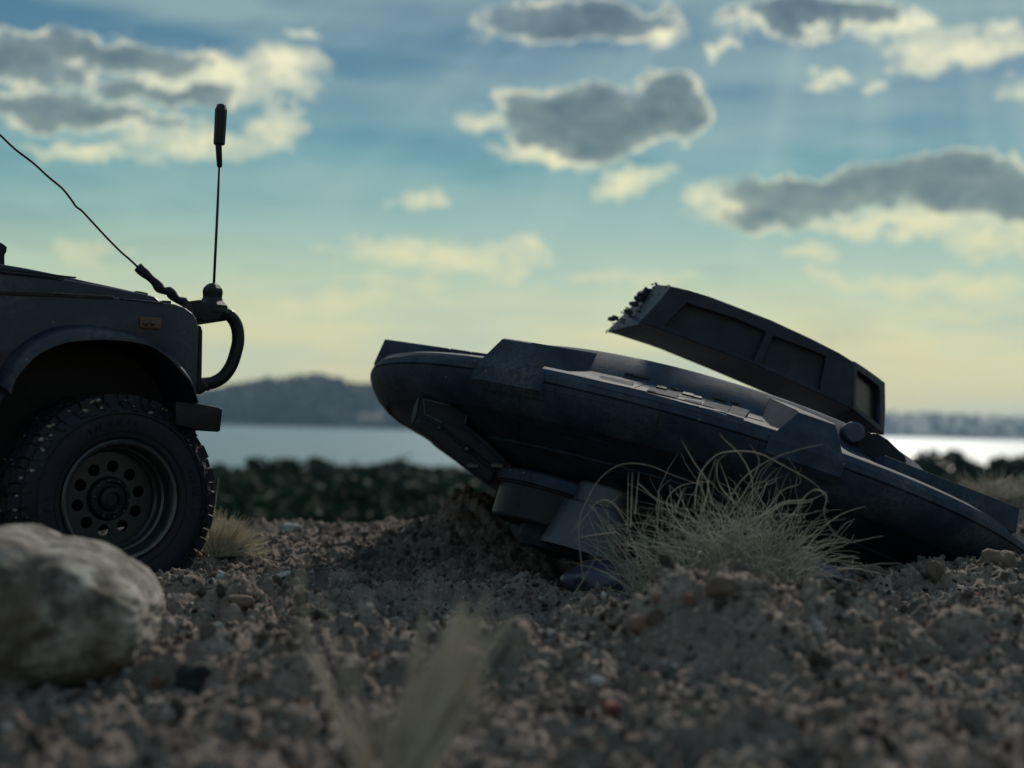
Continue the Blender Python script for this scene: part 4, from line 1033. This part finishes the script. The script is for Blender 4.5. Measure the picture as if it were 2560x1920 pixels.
# ------------------------------------------------------------------ gravel strewn over the soil
def gravel(name, n, x0, x1, y0, y1, s0, s1, seed, dens_pow=1.0):
    g = np.random.default_rng(seed)
    y = y0 + (y1 - y0) * g.random(n) ** dens_pow
    x = (x0 + (x1 - x0) * g.random(n)) * (.25 + .75 * y / y1)
    s = s0 * (s1 / s0) ** (g.random(n) ** 2.3); z = hfull(x, y) + s * .25
    me = bpy.data.meshes.new(name); me.vertices.add(n); me.vertices.foreach_set('co', np.stack([x, y, z], 1).astype(np.float32).ravel())
    at = me.attributes.new('size', 'FLOAT', 'POINT'); at.data.foreach_set('value', s.astype(np.float32))
    ra = me.attributes.new('spin', 'FLOAT_VECTOR', 'POINT'); ra.data.foreach_set('vector', (g.random((n, 3)) * 6.28).astype(np.float32).ravel())
    o = bpy.data.objects.new(name, me); COL.objects.link(o); o['kind'] = 'stuff'
    ng = bpy.data.node_groups.new(name, 'GeometryNodeTree')
    ng.interface.new_socket('Geometry', in_out='INPUT', socket_type='NodeSocketGeometry'); ng.interface.new_socket('Geometry', in_out='OUTPUT', socket_type='NodeSocketGeometry')
    N_ = ng.nodes; Lk = ng.links; gi = N_.new('NodeGroupInput'); go = N_.new('NodeGroupOutput')
    jn = N_.new('GeometryNodeJoinGeometry')
    for k in range(5):
        ic = N_.new('GeometryNodeMeshIcoSphere'); ic.inputs['Radius'].default_value = 1; ic.inputs['Subdivisions'].default_value = 3 if k < 2 else 2
        nz = N_.new('ShaderNodeTexNoise'); nz.noise_dimensions = '4D'; nz.inputs['W'].default_value = k * 3.7; nz.inputs['Scale'].default_value = .9; nz.inputs['Detail'].default_value = 3
        sb_ = N_.new('ShaderNodeVectorMath'); sb_.operation = 'SUBTRACT'; sb_.inputs[1].default_value = (.5, .5, .5); Lk.new(nz.outputs['Color'], sb_.inputs[0])
        sc_ = N_.new('ShaderNodeVectorMath'); sc_.operation = 'SCALE'; sc_.inputs[3].default_value = 2.4; Lk.new(sb_.outputs[0], sc_.inputs[0])
        sp = N_.new('GeometryNodeSetPosition'); Lk.new(ic.outputs['Mesh'], sp.inputs['Geometry']); Lk.new(sc_.outputs[0], sp.inputs['Offset'])
        tr = N_.new('GeometryNodeTransform'); tr.inputs['Scale'].default_value = (1, .8, .5 + .1 * k); Lk.new(sp.outputs[0], tr.inputs['Geometry'])
        sm_ = N_.new('GeometryNodeSetMaterial'); sm_.inputs['Material'].default_value = M['gravel']; Lk.new(tr.outputs[0], sm_.inputs['Geometry'])
        g2 = N_.new('GeometryNodeGeometryToInstance'); Lk.new(sm_.outputs[0], g2.inputs[0]); Lk.new(g2.outputs[0], jn.inputs[0])
    ip = N_.new('GeometryNodeInstanceOnPoints'); ip.inputs['Pick Instance'].default_value = True
    Lk.new(gi.outputs[0], ip.inputs['Points']); Lk.new(jn.outputs[0], ip.inputs['Instance'])
    a1_ = N_.new('GeometryNodeInputNamedAttribute'); a1_.data_type = 'FLOAT'; a1_.inputs['Name'].default_value = 'size'
    a2_ = N_.new('GeometryNodeInputNamedAttribute'); a2_.data_type = 'FLOAT_VECTOR'; a2_.inputs['Name'].default_value = 'spin'
    Lk.new(a1_.outputs['Attribute'], ip.inputs['Scale']); Lk.new(a2_.outputs['Attribute'], ip.inputs['Rotation'])
    Lk.new(ip.outputs[0], go.inputs[0])
    md = o.modifiers.new('gravel', 'NODES'); md.node_group = ng
    me.materials.append(M['gravel'])
    return o
gravel('gravel', 85000, -.62, .72, .26, 1.35, .00035, .0020, 21)
gravel('gravel', 4500, -.62, .72, .26, 1.2, .0014, .0042, 22)

# ------------------------------------------------------------------ dry grass
def blades(paths, rad, seg=4):
    V = []; Fc = []
    for pth, r in zip(paths, rad):
        pth = [Vector(p) for p in pth]; n = len(pth); k0 = len(V)
        for i, p in enumerate(pth):
            t = (pth[min(i + 1, n - 1)] - pth[max(i - 1, 0)]).normalized(); a = Vector((0, 1, 0)) if abs(t.y) < .9 else Vector((1, 0, 0))
            s = t.cross(a).normalized(); q = t.cross(s); rr_ = r * (1 - .75 * (i / (n - 1)) ** 1.5)
            for k in range(seg):
                an = 2 * math.pi * k / seg; V.append(p + s * math.cos(an) * rr_ + q * math.sin(an) * rr_)
        for i in range(n - 1):
            for k in range(seg):
                a_ = k0 + i * seg + k; b_ = k0 + i * seg + (k + 1) % seg; Fc.append((a_, b_, b_ + seg, a_ + seg))
    return V, Fc
def Dp(Dx, Dy, Y): return Pz(Dx, Dy, Y)
rg = random.Random(3)
# the wiry tuft before the craft
paths = []; rad = []
def wire_stem(b, length, lean, up_, curl, depth, n=14, wig=0.0):
    p = Vector(b); d = Vector((math.sin(lean), depth, math.cos(lean) * up_)).normalized(); out = [p.copy()]
    st = length / n; cv = rg.uniform(-1, 1) * curl; cy_ = rg.uniform(-1, 1) * curl * .5
    for i in range(n):
        cv += rg.uniform(-1, 1) * curl * .25
        d = (d + Vector((cv * .10 + rg.gauss(0, wig), cy_ * .08 + rg.gauss(0, wig), -abs(curl) * .035 * (i / n) + rg.gauss(0, wig * .6)))).normalized(); p = p + d * st; out.append(p.copy())
    return out
for i in range(760):
    bx = rg.gauss(1585, 66); b = Dp(min(max(bx, 1430), 1730), 1282 + rg.uniform(-10, 12), .655 + rg.uniform(-.02, .025))
    lean = max(-.5, min(.42, (bx - 1590) / 260 * .30 + rg.gauss(-.02, .20)))
    Lg = rg.uniform(.026, .062) if i % 5 else rg.uniform(.050, .074)
    paths.append(wire_stem(b, Lg, lean, 1, rg.uniform(.3, 2.0), rg.uniform(-.35, .35), 16, .27)); rad.append(rg.uniform(.00016, .00032))
hand = [  # arcs one can follow in the photograph
    [(1395, 1290), (1380, 1215), (1352, 1130), (1320, 1085), (1290, 1085), (1262, 1120), (1232, 1150)],
    [(1380, 1292), (1352, 1240), (1318, 1170), (1300, 1130), (1275, 1080)],
    [(1260, 1255), (1250, 1140), (1268, 1080), (1300, 1030), (1345, 1003), (1400, 1005), (1450, 1025), (1520, 1050)],
    [(1235, 1290), (1270, 1235), (1292, 1180), (1270, 1110)], [(1395, 1280), (1345, 1190), (1300, 1120)],
    [(1355, 1150), (1357, 1020)], [(1362, 1140), (1366, 1020)], [(1372, 1110), (1380, 1020)], [(1380, 1045), (1420, 1080), (1460, 1095)],
    [(1500, 1100), (1510, 1030), (1545, 985), (1590, 975), (1640, 980), (1700, 1010), (1760, 1045), (1790, 1085)],
    [(1510, 1120), (1530, 1050), (1500, 1000), (1472, 950)], [(1560, 1110), (1600, 1040), (1660, 995), (1730, 970), (1778, 960)],
    [(1570, 1120), (1610, 1060), (1640, 1000), (1620, 960)], [(1620, 1110), (1625, 1040), (1600, 985), (1560, 945), (1555, 935)],
    [(1650, 1110), (1690, 1060), (1730, 1040), (1700, 985)], [(1600, 1100), (1555, 1050), (1550, 1000), (1570, 980)],
    [(1700, 1200), (1760, 1150), (1820, 1110), (1868, 1095)], [(1700, 1230), (1790, 1130), (1810, 1120)], [(1690, 1180), (1720, 1100), (1755, 1060), (1785, 1070), (1780, 1110), (1800, 1150), (1820, 1165)],
    [(1740, 1280), (1780, 1225), (1800, 1200), (1810, 1240)], [(1720, 1250), (1790, 1255), (1830, 1290)], [(1720, 1240), (1760, 1225), (1800, 1245)],
    [(1480, 1150), (1440, 1090), (1470, 1050), (1540, 1040)], [(1460, 1180), (1450, 1080), (1445, 1045)], [(1330, 1150), (1260, 1160), (1240, 1170)],
    [(1640, 1120), (1690, 1085), (1750, 1080), (1790, 1060)], [(1540, 1090), (1530, 1040), (1548, 990)], [(1585, 1090), (1570, 1040), (1555, 1000)],
]
for hpts in hand:
    Y0 = .645 + rg.uniform(-.01, .012); paths.append(smooth_path([Dp(x, y, Y0 + .004 * math.sin(j)) for j, (x, y) in enumerate(hpts)], 5)); rad.append(rg.uniform(.0002, .00034))
for i in range(60):   # thin fall of stems at the left of the tuft
    b = Dp(rg.uniform(1360, 1440), 1290, .65 + rg.uniform(-.01, .02))
    paths.append(wire_stem(b, rg.uniform(.018, .045), rg.gauss(-.45, .3), 1, rg.uniform(.5, 1.3), rg.uniform(-.2, .2))); rad.append(rg.uniform(.00015, .0003))
bt = Dp(1590, 1290, .655)
build('grass_tuft', blades(paths, rad), M['straw_grey'], None, True, loc=(bt.x, bt.y, bt.z), label='tangled grey wiry tuft of dry grass in front of the crashed craft', cat='dry grass')
# pale tuft behind the tyre
def fan(cx, cy, Y, n, L0, L1, spread, rad0, lean0=0.0, jx=14, jy=6, curl=.3, dj=.02):
    pa = []; ra = []
    for i in range(n):
        u = rg.gauss(0, .5); b = Dp(cx + u * jx, cy + rg.uniform(-jy, jy), Y + rg.uniform(-dj, dj))
        pa.append(wire_stem(b, rg.uniform(L0, L1), lean0 + u * spread + rg.gauss(0, .12), 1, rg.uniform(.1, 1) * curl, rg.uniform(-.4, .4), 7)); ra.append(rg.uniform(.6, 1.2) * rad0)
    return pa, ra
pa, ra = fan(478, 1196, .90, 520, .012, .030, 1.1, .00045, .48, 26, 8, .35, .012)
b_ = Dp(452, 1180, .89); pa.append(smooth_path([b_, Dp(462, 1110, .89), Dp(473, 1030, .89)], 4)); ra.append(.0005)
pt = Dp(480, 1195, .90)
build('grass_tuft', blades(pa, ra, 3), M['straw_pale'], None, True, loc=(pt.x, pt.y, pt.z), label='short pale bristly grass tuft just behind the truck tyre', cat='dry grass')
# blurred grass close to the camera
pa, ra = [], []
for (n_, cx_, ln_, sp_, L0_, L1_) in ((5, 800, -.55, .14, .018, .034), (6, 790, -.28, .05, .024, .046), (95, 870, .40, .10, .022, .050), (50, 860, .15, .2, .010, .022)):
    for i in range(n_):
        b = Dp(cx_ + rg.gauss(0, 26), 1700 + rg.uniform(-20, 40), .325 + rg.uniform(-.015, .015))
        pa.append(wire_stem(b, rg.uniform(L0_, L1_), ln_ + rg.gauss(0, sp_), 1, rg.uniform(.1, .5), rg.uniform(-.2, .2), 8, .03)); ra.append(rg.uniform(.00035, .0007))
for hp in [[(800, 1690), (720, 1520), (665, 1380), (640, 1210)], [(905, 1640), (960, 1480), (1010, 1370), (1055, 1280)], [(870, 1640), (880, 1500), (900, 1370), (915, 1330)], [(900, 1640), (930, 1480), (990, 1350), (1000, 1300)], [(860, 1640), (900, 1520), (960, 1420), (1030, 1330)]]:
    for q in range(3):
        pa.append(smooth_path([Dp(x + rg.uniform(-12, 12), y, .328 + q * .006) for x, y in hp], 4)); ra.append(rg.uniform(.0004, .0008))
ft_ = Dp(850, 1700, .315)
build('grass_tuft', blades(pa, ra), M['straw_dim'], None, True, loc=(ft_.x, ft_.y, ft_.z), label='out-of-focus tuft of dry grass nearest the camera at the bottom centre', cat='dry grass')
# dry tuft on the bank at right
pa, ra = fan(2145, 1085, 1.2, 420, .012, .030, 1.1, .0004, -.1, 80, 14, 3.4, .03)
pq = Dp(2140, 1078, 1.2)
build('grass_tuft', blades(pa, ra, 3), M['straw_dim'], None, True, loc=(pq.x, pq.y, pq.z), label='brown curled grass tuft on the bank behind the craft at the right edge', cat='dry grass')
# bits of straw lying about in the rut
pa, ra = [], []
for i in range(90):
    x = rg.uniform(-.25, .16); y = rg.uniform(.5, .95); a = rg.uniform(0, 6.28); l = rg.uniform(.004, .014); z = H(x, y) + .0012
    pa.append([Vector((x, y, z)), Vector((x + math.cos(a) * l * .5, y + math.sin(a) * l * .5, z + .001)), Vector((x + math.cos(a) * l, y + math.sin(a) * l, H(x + math.cos(a) * l, y + math.sin(a) * l) + .0012))]); ra.append(rg.uniform(.00015, .0003))
build('straw_litter', blades(pa, ra, 3), M['straw_pale'], None, True, kind='stuff', label='thin bits of straw scattered over the soil', cat='straw')
